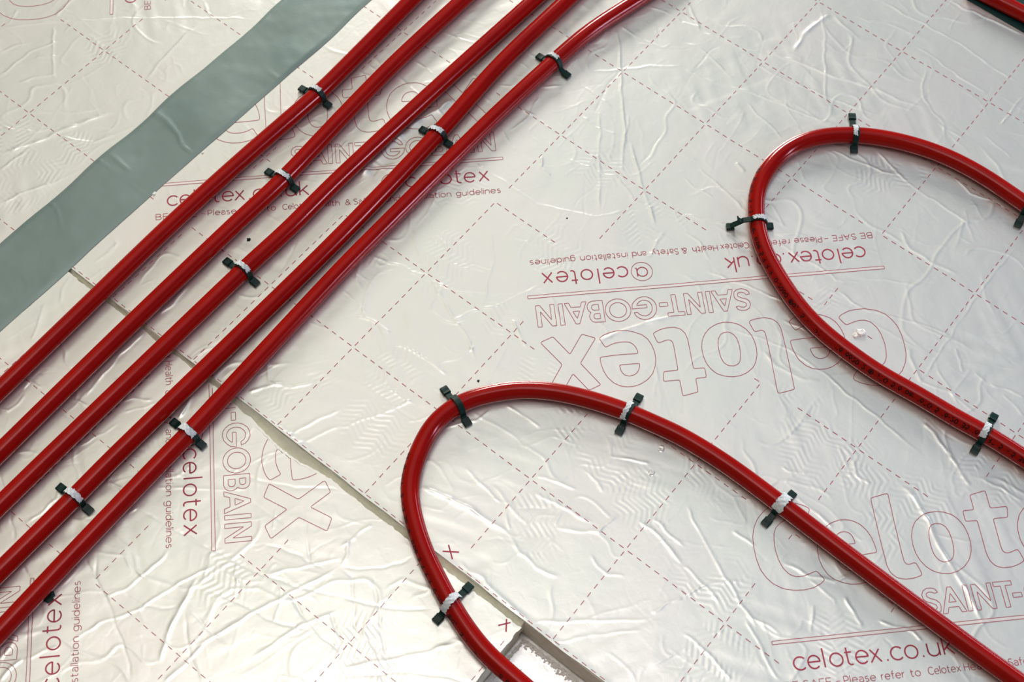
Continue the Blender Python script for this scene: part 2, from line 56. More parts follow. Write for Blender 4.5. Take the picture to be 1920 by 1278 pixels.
# bright ceiling overhead, dimmer walls; warm on one side of the room, cool on the other
r1 = dot_ramp((-0.2, 0.15, 0.95), [(-1, g3(.08)), (0.0, g3(.12)), (.55, g3(.16)), (.79, g3(.14)), (.86, g3(.31)), (.91, g3(.63)), (.96, g3(.84)), (1, g3(.90))])
r2 = dot_ramp((-0.7, -0.6, 0), [(-1, (.58, .64, 1.0)), (-.45, (.54, .73, 1.0)), (-.18, (.88, .93, .99)), (.12, (1.0, .955, .79)), (1, (1.0, .95, .82))])
mx = nt.nodes.new('ShaderNodeMix'); mx.data_type = 'RGBA'; mx.blend_type = 'MULTIPLY'; mx.inputs[0].default_value = 1
nt.links.new(r1.outputs['Color'], mx.inputs[6]); nt.links.new(r2.outputs['Color'], mx.inputs[7]); nt.links.new(mx.outputs[2], bg.inputs['Color'])
bg.inputs['Strength'].default_value = 1.03
nt.links.new(bg.outputs['Background'], out.inputs['Surface'])

def area(name, loc, target, sx, sy, power, color):
    l = bpy.data.lights.new(name, 'AREA'); l.shape = 'RECTANGLE'; l.size = sx; l.size_y = sy
    l.energy = power; l.color = color
    o = bpy.data.objects.new(name, l); COL.objects.link(o); o.location = loc
    o.rotation_euler = (Vector(target) - Vector(loc)).to_track_quat('-Z', 'Y').to_euler()
    return o
# the room's windows: a big warm one behind-left, cool ones beyond the far edge, a strip rooflight overhead
area('window_light_left', (-3.3, 3.3, 1.9), (0, -0.4, 0), 1.3, 1.2, 250, (1.0, 0.99, 0.93))
area('window_light_right', (2.6, 0.9, 1.15), (0, -0.3, 0), 0.22, 0.9, 20, (0.76, 0.79, 1.0))
area('window_light_far', (0.9, 3.2, 1.25), (0, -0.3, 0), 1.2, 0.5, 20, (0.60, 0.78, 1.0))
area('rooflight', (-0.08, -0.75, 2.9), (-0.08, -0.75, 0), 1.3, 1.2, 15, (1.0, 0.93, 0.93))

# ------------------------------------------------------------------ helpers
def mat(name, base, rough=0.5, metal=0.0, coat=0.0, spec=0.5):
    m = bpy.data.materials.new(name); m.use_nodes = True
    b = m.node_tree.nodes['Principled BSDF']
    b.inputs['Base Color'].default_value = (*base, 1); b.inputs['Roughness'].default_value = rough
    b.inputs['Metallic'].default_value = metal; b.inputs['Specular IOR Level'].default_value = spec
    b.inputs['Coat Weight'].default_value = coat; b.inputs['Coat Roughness'].default_value = 0.08
    return m, b
def noise_bump(m, b, scale, strength, dist=0.001, detail=3):
    t = m.node_tree; n = t.nodes.new('ShaderNodeTexNoise'); g = t.nodes.new('ShaderNodeBump'); c = t.nodes.new('ShaderNodeTexCoord')
    n.inputs['Scale'].default_value = scale; n.inputs['Detail'].default_value = detail
    n.inputs['Distortion'].default_value = .6; g.inputs['Strength'].default_value = strength; g.inputs['Distance'].default_value = dist
    t.links.new(c.outputs['Object'], n.inputs['Vector']); t.links.new(n.outputs['Fac'], g.inputs['Height'])
    t.links.new(g.outputs['Normal'], b.inputs['Normal']); return n, g
def noise_color(m, b, scale, c1, c2, lo=0.35, hi=0.65, detail=3):
    t = m.node_tree; n = t.nodes.new('ShaderNodeTexNoise'); c = t.nodes.new('ShaderNodeTexCoord'); r = t.nodes.new('ShaderNodeValToRGB')
    n.inputs['Scale'].default_value = scale; n.inputs['Detail'].default_value = detail
    r.color_ramp.elements[0].position = lo; r.color_ramp.elements[0].color = (*c1, 1)
    r.color_ramp.elements[1].position = hi; r.color_ramp.elements[1].color = (*c2, 1)
    t.links.new(c.outputs['Object'], n.inputs['Vector']); t.links.new(n.outputs['Fac'], r.inputs['Fac'])
    t.links.new(r.outputs['Color'], b.inputs['Base Color'])

FOIL, fb = mat('foil_facing', (0.86, 0.85, 0.79), 0.31, 0.57)
noise_color(FOIL, fb, 9, (0.855, 0.86, 0.795), (0.885, 0.86, 0.81), 0.4, 0.62)
noise_bump(FOIL, fb, 110, 0.22, 0.0006, 6)
FOAM, ob = mat('foam_core', (0.62, 0.60, 0.45), 0.95, 0, 0, 0.2); noise_bump(FOAM, ob, 700, 0.6, 0.0006)
noise_color(FOAM, ob, 120, (0.78, 0.75, 0.60), (0.86, 0.83, 0.70))
UFOIL, ub = mat('frosted_foil', (0.97, 0.97, 0.96), 0.34, 0.8); noise_bump(UFOIL, ub, 200, 0.2, 0.0006, 5)
CRUMB, _b = mat('foam_crumb', (0.94, 0.93, 0.88), 0.9); noise_bump(CRUMB, _b, 900, 0.5, 0.0005)
INK, ib = mat('red_ink', (0.34, 0.022, 0.045), 0.5, 0.0)
noise_color(INK, ib, 60, (0.38, 0.012, 0.045), (0.48, 0.03, 0.07))
INKL, il = mat('pale_red_ink', (0.80, 0.66, 0.62), 0.4, 0.4)
noise_color(INKL, il, 60, (0.86, 0.81, 0.76), (0.88, 0.83, 0.78))
TAPE, tb = mat('joint_tape', (0.20, 0.27, 0.245), 0.36, 0.3)
noise_color(TAPE, tb, 14, (0.195, 0.262, 0.238), (0.235, 0.30, 0.275)); noise_bump(TAPE, tb, 320, 0.12, 0.0004)
TAPE_SHADE, td = mat('joint_tape_painted_shade', (0.008, 0.045, 0.042), 0.55, 0.0, 0, 0.2); noise_bump(TAPE_SHADE, td, 300, 0.1, 0.0004)  # joint tape again, the shade it lies in painted as a darker green
PIPE, pb = mat('red_pipe', (0.33, 0.006, 0.004), 0.15, 0, 0.0, 0.34); pb.inputs['Specular Tint'].default_value = (1, .60, .62, 1)
noise_color(PIPE, pb, 30, (0.31, 0.0035, 0.0014), (0.36, 0.0048, 0.0018)); noise_bump(PIPE, pb, 500, 0.03, 0.0003)
BLK, kb = mat('black_ink', (0.006, 0.002, 0.002), 0.5, 0, 0, .2); noise_bump(BLK, kb, 900, 0.1, 0.0002)
CLIP, cb = mat('dark_green_plastic', (0.002, 0.024, 0.018), 0.45, 0, 0, 0.3); noise_bump(CLIP, cb, 600, 0.12, 0.0003)
PAPER, qb = mat('torn_paper', (0.50, 0.53, 0.53), 0.7); noise_bump(PAPER, qb, 800, 0.5, 0.0005)
noise_color(PAPER, qb, 500, (0.58, 0.62, 0.62), (0.80, 0.81, 0.82))
CONC, nb_ = mat('concrete', (0.30, 0.29, 0.27), 0.9); noise_bump(CONC, nb_, 60, 0.4, 0.002)

def link(name, verts, faces, m, parent=None, smooth=True, nquads=None):
    me = bpy.data.meshes.new(name)
    if nquads is None:
        me.from_pydata([tuple(v) for v in verts], [], faces)
    else:
        V = np.asarray(verts, np.float32); F = np.asarray(nquads, np.int32)
        me.vertices.add(len(V)); me.vertices.foreach_set('co', V.ravel())
        me.loops.add(F.size); me.loops.foreach_set('vertex_index', F.ravel())
        me.polygons.add(len(F)); me.polygons.foreach_set('loop_start', np.arange(0, F.size, 4, dtype=np.int32))
        me.update(calc_edges=True); me.validate()
    if smooth: me.polygons.foreach_set('use_smooth', np.ones(len(me.polygons), bool))
    me.materials.append(m); me.update()
    o = bpy.data.objects.new(name, me); COL.objects.link(o)
    if parent: o.parent = parent
    return o
def thing(name, label, cat, loc=(0, 0, 0), group=None):
    o = bpy.data.objects.new(name, None); COL.objects.link(o); o.location = loc; o.empty_display_size = 0.01
    o['label'] = label; o['category'] = cat
    if group: o['group'] = group
    return o
def local(o_parent, pts):
    L = o_parent.location; return [(p[0] - L[0], p[1] - L[1], p[2] - L[2]) for p in pts]

# ------------------------------------------------------------------ relief of the foil
def vnoise(x, y, scale, seed):
    r = np.random.default_rng(seed); T = r.random((128, 128)) * 2 - 1
    u = x / scale + 40; v = y / scale + 40
    i = np.floor(u).astype(int); j = np.floor(v).astype(int); fu = u - i; fv = v - j
    fu = fu * fu * fu * (fu * (fu * 6 - 15) + 10); fv = fv * fv * fv * (fv * (fv * 6 - 15) + 10)
    a = T[i % 128, j % 128]; b = T[(i + 1) % 128, j % 128]; c = T[i % 128, (j + 1) % 128]; d = T[(i + 1) % 128, (j + 1) % 128]
    return (a * (1 - fu) + b * fu) * (1 - fv) + (c * (1 - fu) + d * fu) * fv
def smooth01(t):
    t = np.clip(t, 0, 1); return t * t * (3 - 2 * t)

class Field:
    def __init__(s, xs, ys, seed, calm=False):
        s.xs = np.asarray(xs); s.ys = np.asarray(ys)
        X, Y = np.meshgrid(s.xs, s.ys, indexing='ij')
        h = 0.00045 * vnoise(X, Y, .095, seed) + 0.00016 * vnoise(X, Y, .032, seed + 1) + 0.00006 * vnoise(X, Y, .012, seed + 2)
        # fine network of creases along level lines of warped noise
        wx = X + .012 * vnoise(X, Y, .03, seed + 3); wy = Y + .012 * vnoise(X, Y, .03, seed + 4)
        for sc, A, wd, sd in ((.055, .00022, .0011, 5), (.10, .00026, .0013, 6), (.035, .00012, .0010, 7)):
            n = vnoise(wx, wy, sc, seed + sd)
            gx, gy = np.gradient(n, s.xs, s.ys); g = np.sqrt(gx * gx + gy * gy) + 3
            mk = smooth01((vnoise(X, Y, sc * .9, seed + sd + 20) + .05) / .5)
            h += A * mk * np.exp(-(n / g / wd) ** 2)
        # long directional tension folds
        for k, a in enumerate((20, -35, 65)):
            t = math.radians(a); p = X * math.cos(t) + Y * math.sin(t); q = -X * math.sin(t) + Y * math.cos(t)
            n = vnoise(p * .16 + .01 * vnoise(X, Y, .05, seed + 31 + k), q, .0085, seed + 41 + k)
            mk = smooth01((vnoise(X, Y, .085, seed + 51 + k) - .18) / .4)
            h += .00017 * mk * n
        for cx, cy, rad in D['HERR']:
            R_ = rad / 1000
            i0, i1 = np.searchsorted(s.xs, (cx - R_, cx + R_)); j0, j1 = np.searchsorted(s.ys, (cy - R_, cy + R_))
            if i1 - i0 < 3 or j1 - j0 < 3: continue
            x = X[i0:i1, j0:j1]; y = Y[i0:i1, j0:j1]
            hs = int(abs(cx * 7919 + cy * 104729) * 1000) % 1000
            t = math.radians((hs % 4) * 45 + (hs % 17) - 8)
            p = (x - cx) * math.cos(t) + (y - cy) * math.sin(t); q = -(x - cx) * math.sin(t) + (y - cy) * math.cos(t)
            zig = np.abs(((q / .013) % 2) - 1) * .0075
            d = np.sqrt((p * 1.3) ** 2 + q ** 2) / R_
            mk = smooth01((1 - d) * 2.2) * smooth01((vnoise(x, y, .02, 77) + .75) / .8)
            ph = (p + zig + .0015 * vnoise(x, y, .015, 78)) * 2 * math.pi / .0052
            h[i0:i1, j0:j1] += .000085 * mk * np.sin(ph)
        def stamp(wd, A, pts):
            pts = np.array(pts); n = len(pts); wd = wd / 1280; A = A / 820
            i0, i1 = np.searchsorted(s.xs, (pts[:, 0].min() - 4 * wd, pts[:, 0].max() + 4 * wd))
            j0, j1 = np.searchsorted(s.ys, (pts[:, 1].min() - 4 * wd, pts[:, 1].max() + 4 * wd))
            if i1 - i0 < 2 or j1 - j0 < 2: return
            x = X[i0:i1, j0:j1]; y = Y[i0:i1, j0:j1]
            x = x + .0012 * vnoise(x, y, .011, 91); y = y + .0012 * vnoise(x, y, .011, 92)
            seg = np.linalg.norm(np.diff(pts, axis=0), axis=1); cum = np.r_[0, np.cumsum(seg)]; L = cum[-1]
            best = np.full(x.shape, 1.); tt = np.zeros(x.shape)
            for k in range(n - 1):
                dx, dy = pts[k + 1] - pts[k]
                u = np.clip(((x - pts[k, 0]) * dx + (y - pts[k, 1]) * dy) / (seg[k] ** 2 + 1e-12), 0, 1)
                d = np.hypot(x - pts[k, 0] - u * dx, y - pts[k, 1] - u * dy)
                m = d < best; best = np.where(m, d, best); tt = np.where(m, (cum[k] + u * seg[k]) / L, tt)
            tap = smooth01(np.minimum(tt, 1 - tt) * 7 + .12) * (.8 + .4 * vnoise(x, y, .01, 95))
            h[i0:i1, j0:j1] += A * tap * np.exp(-np.abs(best / wd) ** 1.4)
        for c_ in D['CREASE']: stamp(c_[0], c_[1], c_[2:])
        r2 = np.random.default_rng(seed + 99)
        xa, xb, ya, yb = s.xs[0], s.xs[-1], s.ys[0], s.ys[-1]
        for k in range(int(1000 * (xb - xa) * (yb - ya) / .8)):
            px, py = r2.uniform(xa, xb), r2.uniform(ya, yb); a = r2.uniform(0, 6.28); st = r2.uniform(.006, .022)
            pts = [(px, py)]
            for q in range(r2.integers(2, 5)):
                a += r2.normal(0, .22); px += st * math.cos(a); py += st * math.sin(a); pts.append((px, py))
            stamp(r2.uniform(.75, 1.1), r2.choice([1, 1, -.8]) * r2.uniform(.03, .10) * (2.2 if k % 5 == 0 else 1), pts)
        flat = 1 - .75 * smooth01((.052 - np.abs(X + .386)) / .012)
        s.h = np.maximum(.0009 + h * flat, .0002)
    def z(s, x, y):
        x = np.clip(x, s.xs[0], s.xs[-1] - 1e-7); y = np.clip(y, s.ys[0], s.ys[-1] - 1e-7)
        i = np.clip(np.searchsorted(s.xs, x, side='right') - 1, 0, len(s.xs) - 2); j = np.clip(np.searchsorted(s.ys, y, side='right') - 1, 0, len(s.ys) - 2)
        u = (x - s.xs[i]) / (s.xs[i + 1] - s.xs[i]); v = (y - s.ys[j]) / (s.ys[j + 1] - s.ys[j]); h = s.h
        return h[i, j] * (1 - u) * (1 - v) + h[i + 1, j] * u * (1 - v) + h[i, j + 1] * (1 - u) * v + h[i + 1, j + 1] * u * v
    def mesh(s, name, m, parent, edge=None, zoff=0):
        X, Y = np.meshgrid(s.xs, s.ys, indexing='ij'); nx, ny = X.shape
        Z = s.h.copy()
        if edge: X, Y, Z = edge(X.copy(), Y.copy(), Z)
        V = np.stack([X, Y, Z + zoff], -1).reshape(-1, 3)
        I = np.arange(nx * ny).reshape(nx, ny)
        F = np.stack([I[:-1, :-1], I[1:, :-1], I[1:, 1:], I[:-1, 1:]], -1).reshape(-1, 4)
        return link(name, V, None, m, parent, True, F)

def axis(a, f0, f1, b, fine):
    L = list(np.arange(f0, f1 + 1e-9, fine)); st = fine
    x = L[-1]
    while x < b - 1e-6:
        st *= 1.35; x = min(x + st, b); L.append(x)
    x = L[0]; st = fine; pre = []
    while x > a + 1e-6:
        st *= 1.35; x = max(x - st, a); pre.append(x)
    return np.array(pre[::-1] + L)

FINE = 0.001
fB = Field(axis(-.386, -.386, .54, 1.0, FINE), axis(-.7015, -.7015, .1, .1, FINE), 100)
fC = Field(axis(-.386, -.386, .174, .174, FINE), axis(-1.5, -1.0305, -.7035, -.7035, FINE), 300)
fA = Field(axis(-1.2, -.66, -.388, -.388, FINE), axis(-1.5, -.80, -.22, .4, FINE), 500)
fD = Field(axis(-.386, .02, .25, 1.0, .003), axis(.103, .103, .16, .8, .003), 700)
fU = Field(axis(.10, .15, .42, 1.0, .002), axis(-1.4, -.85, -.68, -.60, .002), 900)

# wavy lifted edge of the big board over the joint; nibbled edge of the lower board
def liftB(X, Y): return smooth01((-.6935 - Y) / .009) * (.0003 + .0009 * np.exp(-((X + .085) / .03) ** 2))
def edgeB(X, Y, Z):
    Y0 = Y.copy()
    k = smooth01((-.6965 - Y) / .005)
    Y = Y + k * (.0007 * vnoise(X, X * 0, .03, 11) + .0012)
    Z = Z + liftB(X, Y0)
    return X, Y, Z
def jag(x): return .0007 * vnoise(x, x * 0, .0034, 12) + .0008 * vnoise(x, x * 0, .012, 13)
def gapC(x): return -.0009 - .0060 * np.exp(-((x + .08) / .03) ** 2) - .0024 * smooth01((x + .22) / .1)
def edgeC(X, Y, Z):
    k = smooth01((Y + .7125) / .008)
    Y = Y + k * (gapC(X) + jag(X) * .8)
    kx = smooth01((X - .168) / .006); X = X + kx * .0006 * vnoise(Y, Y * 0, .006, 14)
    return X, Y, Z

TH = 0.030
def slab(name, x0, x1, y0, y1, z0, z1, m, parent, rag_top=None, step=None, L=None):
    """foam slab as a closed prism whose outline may be ragged"""
    st = step or .01; P_ = []
    if rag_top == 'y1':
        xs = np.arange(x0, x1, .0012)
        P_ = [(x0, y0), (x1, y0)] + [(x, y1 + gapC(x) + jag(x)) for x in xs[::-1]]
    else: P_ = [(x0, y0), (x1, y0), (x1, y1), (x0, y1)]
    n = len(P_); V = [(x, y, z0) for x, y in P_] + [(x, y, z1) for x, y in P_]
    F = [tuple(range(n))[::-1], tuple(range(n, 2 * n))] + [(i, (i + 1) % n, n + (i + 1) % n, n + i) for i in range(n)]
    o = link(name, V, F, m, parent, False); return o

def lip(parent):
    """broken foam along the joint: a slope of foam showing below the foil edge"""
    xs = np.arange(-.384, .1735, .0012); V = []; F = []
    rows = ((-.7008, -.0004, 0), (-.7022, -.0030, .3), (-.7034, -.0050, .7), (-.7048, -.0064, 1.), (-.7048, -.0200, 1.), (-.7008, -.0200, 0))
    for x in xs:
        g = gapC(x)
        for y, z, k in rows: V.append((x, y + k * g + .0004 * float(vnoise(np.array(x), np.array(z * 3), .004, 21)), z + .0006 * float(vnoise(np.array(x), np.array(y * 3), .006, 22))))
    m = len(rows)
    for i in range(len(xs) - 1):
        for k in range(m): F.append((i * m + k, (i + 1) * m + k, (i + 1) * m + (k + 1) % m, i * m + (k + 1) % m))
    F += [tuple(range(m))[::-1], tuple((len(xs) - 1) * m + k for k in range(m))]
    o = link('broken_foam_edge', V, F, FOAM, parent, False)
floor = link('floor', [(-3, -3, -.072), (3, -3, -.072), (3, 3, -.072), (-3, 3, -.072)], [(0, 1, 2, 3)], CONC); floor['kind'] = 'structure'
bB = thing('insulation_board', 'large silver foil faced insulation board under both pipe loops', 'insulation board', (0, 0, 0))
bC = thing('insulation_board', 'foil faced insulation board below the open joint, printed with sideways lettering', 'insulation board', (0, 0, 0))
bA = thing('insulation_board', 'foil faced insulation board beyond the wide green tape, top left corner', 'insulation board', (0, 0, 0))
bD = thing('insulation_board', 'foil faced insulation board beyond the tape with painted shade, top right corner', 'insulation board', (0, 0, 0))
bU = thing('insulation_board', 'lower layer foil board seen at the bottom of the square cut-out', 'insulation board', (0, 0, 0))
fB.mesh('foil_facing', FOIL, bB, edgeB); slab('foam_core', -.385, 1.0, -.7008, .0995, -TH, 0, FOAM, bB)
lip(bB)
fC.mesh('foil_facing', FOIL, bC, edgeC); slab('foam_core', -.385, .1735, -1.5, -.7041, -TH, 0, FOAM, bC, 'y1')
fA.mesh('foil_facing', FOIL, bA); slab('foam_core', -1.2, -.389, -1.5, .4, -TH, 0, FOAM, bA)
fD.mesh('foil_facing', FOIL, bD); slab('foam_core', -.385, 1.0, .1035, .8, -TH, 0, FOAM, bD)
fU.h = fU.h * .6; fU.mesh('foil_facing', UFOIL, bU, None, -.0325); slab('foam_core', .10, 1.0, -1.4, -.60, -.071, -.0325, FOAM, bU)

# ------------------------------------------------------------------ printing on the foil
INSIDE = {'B': lambda x, y: (x > -.384) & (y > -.7005) & (y < .099), 'C': lambda x, y: (x > -.384) & (x < .1728) & (y < -.7048 + gapC(x)),
          'A': lambda x, y: (x < -.39) & (y > -1.4)}
FLD = {'B': fB, 'C': fC, 'A': fA}
class Ribbons:
    def __init__(s, board): s.b = board; s.V = []; s.F = []; s.pts = []
    def line(s, P_, width, closed=False, step=.0012, dz=.00012):
        P_ = np.array(P_, float)
        if closed: P_ = np.vstack([P_, P_[:1]])
        seg = np.linalg.norm(np.diff(P_, axis=0), axis=1); keep = np.r_[True, seg > 1e-7]; P_ = P_[keep]
        if len(P_) < 2: return
        seg = np.linalg.norm(np.diff(P_, axis=0), axis=1)
        Q = []
        for k in range(len(seg)):
            n = max(1, int(math.ceil(seg[k] / step)))
            for q in range(n): Q.append(P_[k] + (P_[k + 1] - P_[k]) * q / n)
        Q.append(P_[-1]); Q = np.array(Q)
        T = np.gradient(Q, axis=0)
        if closed: T[0] = T[-1] = Q[1] - Q[-2]
        T /= (np.linalg.norm(T, axis=1)[:, None] + 1e-12); N = np.stack([-T[:, 1], T[:, 0]], 1) * width / 2
        A_ = Q + N; B_ = Q - N; f = FLD[s.b]
        za = f.z(A_[:, 0], A_[:, 1]); zb = f.z(B_[:, 0], B_[:, 1])
        zc = f.z(Q[:, 0], Q[:, 1]); za = np.maximum(za, zc - .00005) + dz; zb = np.maximum(zb, zc - .00005) + dz
        if s.b == 'B': za = za + liftB(A_[:, 0], A_[:, 1]) + .00005; zb = zb + liftB(B_[:, 0], B_[:, 1]) + .00005
        ok = INSIDE[s.b](Q[:, 0], Q[:, 1]); base = len(s.V)
        for k in range(len(Q)):
            s.V.append((A_[k, 0], A_[k, 1], za[k])); s.V.append((B_[k, 0], B_[k, 1], zb[k]))
        for k in range(len(Q) - 1):
            if ok[k] and ok[k + 1]: s.F.append((base + 2 * k, base + 2 * k + 1, base + 2 * k + 3, base + 2 * k + 2))
        s.pts.append(Q[::2])
    def build(s, name, m, parent):
        if not s.F: return
        used = sorted({i for f in s.F for i in f}); mp = {a: b for b, a in enumerate(used)}
        return link(name, [s.V[i] for i in used], [tuple(mp[i] for i in f) for f in s.F], m, parent)

def arc(cx, cy, rx, ry, a0, a1, n=18):
    return [(cx + rx * math.cos(math.radians(a0 + (a1 - a0) * k / n)), cy + ry * math.sin(math.radians(a0 + (a1 - a0) * k / n))) for k in range(n + 1)]
CH = 1.42
G = {  # single stroke light letters: (width, strokes), x-height 1
 'c': (.9, [arc(.5, .5, .5, .5, 42, 318)]), 'e': (1.0, [[(0, .52), (.99, .52)] + arc(.5, .5, .5, .5, 2, 318, 24)]),
 'l': (0.02, [[(0, 0), (0, 1.5)]]), 'o': (1.0, [arc(.5, .5, .5, .5, 0, 360, 26)]),
 't': (.6, [[(.2, 1.35), (.2, .28)] + arc(.45, .27, .25, .27, 180, 300, 8), [(0, .97), (.58, .97)]]),
 'x': (.85, [[(0, 0), (.8, 1)], [(.05, 1), (.85, 0)]]),
 'u': (.85, [[(0, 1), (0, .4)] + arc(.42, .41, .42, .41, 180, 360, 14), [(.84, 1), (.84, 0)]]),
 'k': (.8, [[(0, 0), (0, 1.5)], [(.03, .36), (.72, 1)], [(.26, .58), (.8, 0)]]), '.': (.05, [[(0, .0), (0, .13)]]),
 'B': (.85, [[(0, 0), (0, CH), (.45, CH)] + arc(.45, 1.09, .33, .33, 90, -90, 10) + [(0, .76)], [(.45, .76)] + arc(.48, .38, .38, .38, 90, -90, 10) + [(0, 0)]]),
 'E': (.8, [[(.8, 0), (0, 0), (0, CH), (.8, CH)], [(0, .73), (.7, .73)]]), 'F': (.75, [[(0, 0), (0, CH), (.78, CH)], [(0, .7), (.68, .7)]]),
 'S': (.85, [arc(.43, 1.05, .38, .37, 30, 200, 12) + arc(.43, .37, .42, .37, 60, -150, 16)]),
 'A': (1.1, [[(0, 0), (.55, CH), (1.1, 0)], [(.2, .45), (.9, .45)]]), 'P': (.85, [[(0, 0), (0, CH), (.45, CH)] + arc(.45, 1.0, .42, .42, 90, -90, 12) + [(0, .58)]]),
 'H': (.98, [[(0, 0), (0, CH)], [(.98, 0), (.98, CH)], [(0, .72), (.98, .72)]]), 'C': (1.15, [arc(.7, .71, .7, .71, 45, 315, 22)]),
 'a': (.78, [[(.03, .88)] + arc(.4, .66, .36, .34, 120, 0, 8) + [(.76, 0)], arc(.38, .3, .37, .29, 60, 330, 16)]),
 's': (.68, [arc(.34, .75, .28, .25, 40, 220, 10) + arc(.34, .26, .33, .26, 60, -140, 12)]),
 'r': (.45, [[(0, 0), (0, 1)], arc(.45, .55, .45, .43, 175, 92, 8)]), 'f': (.55, [[(.2, 0), (.2, 1.2)] + arc(.45, 1.2, .25, .28, 180, 80, 8), [(0, .97), (.55, .97)]]),
 'h': (.83, [[(0, 0), (0, 1.5)], arc(.42, .58, .42, .42, 175, 0, 12) + [(.84, 0)]]), 'n': (.83, [[(0, 0), (0, 1)], arc(.42, .58, .42, .42, 175, 0, 12) + [(.84, 0)]]),
 '&': (1.1, [[(1.1, 0), (.25, .95)] + arc(.48, 1.12, .28, .28, 200, -40, 12) + arc(.45, .38, .43, .38, 120, 300, 14) + [(1.0, .7)]]),
 'y': (.85, [[(0, 1), (.45, 0)], [(.85, 1), (.38, -.2), (.2, -.38), (0, -.38)]]), 'i': (.02, [[(0, 0), (0, 1)], [(0, 1.32), (0, 1.42)]]),
 'd': (.95, [arc(.46, .5, .46, .5, 0, 360, 22), [(.94, 0), (.94, 1.5)]]), 'b': (.95, [arc(.5, .5, .46, .5, 0, 360, 22), [(0, 0), (0, 1.5)]]),
 'g': (.93, [arc(.46, .52, .46, .48, 0, 360, 22), [(.92, 1), (.92, -.02)] + arc(.46, -.02, .46, .4, 0, -150, 12)]),
 '-': (.5, [[(0, .6), (.5, .6)]]), '~': (.6, [[(0, .62), (.6, .62)]]), '/': (.6, [[(0, -.1), (.6, 1.5)]]),
 '0': (.95, [arc(.47, .71, .47, .71, 0, 360, 22)]), '1': (.35, [[(0, 1.2), (.3, CH), (.3, 0)]]), '2': (.85, [arc(.42, 1.0, .4, .42, 160, -30, 12) + [(0, 0), (.85, 0)]]),
 '5': (.85, [[(.8, CH), (.1, CH), (.05, .8)] + arc(.4, .46, .45, .46, 110, -150, 14)]), '6': (.9, [[(.65, CH), (.15, .8)] + arc(.45, .45, .45, .45, 140, 500, 22)]),
 'R': (.9, [[(0, 0), (0, CH), (.45, CH)] + arc(.45, 1.03, .4, .39, 90, -90, 12) + [(0, .64)], [(.45, .64), (.9, 0)]]),
 'T': (.95, [[(0, CH), (.95, CH)], [(.47, CH), (.47, 0)]]), 'G': (1.2, [arc(.65, .71, .65, .71, 45, 340, 22) + [(1.25, .7), (.7, .7)]]),
 'J': (.6, [[(.55, CH), (.55, .4)] + arc(.25, .38, .3, .38, 0, -160, 8)]), 'N': (1.0, [[(0, 0), (0, CH), (1, 0), (1, CH)]]), 'M': (1.2, [[(0, 0), (0, CH), (.6, .4), (1.2, CH), (1.2, 0)]]),
 'p': (.95, [arc(.5, .5, .46, .5, 0, 360, 22), [(0, 1), (0, -.4)]]), '®': (1.3, [arc(.65, .7, .72, .72, 0, 360, 22), [(.4, .3), (.4, 1.1), (.7, 1.1), (.85, .9), (.7, .7), (.4, .7)], [(.65, .7), (.9, .3)]]),
}
def layout(word, gap=.32):
    x = 0; out_ = []
    for ch in word:
        w_, st = G[ch]; out_.append((x, st)); x += w_ + gap
    return out_, x - gap
def chaikin(P_, it=2):
    for _ in range(it):
        Q = []
        n = len(P_)
        for i in range(n):
            a, b = P_[i], P_[(i + 1) % n]; L = math.hypot(b[0] - a[0], b[1] - a[1])
            q = min(.25, .9 / (L + 1e-9)) if it == 2 else .25
            Q += [(a[0] + (b[0] - a[0]) * q, a[1] + (b[1] - a[1]) * q), (b[0] + (a[0] - b[0]) * q, b[1] + (a[1] - b[1]) * q)]
        P_ = Q
    return P_
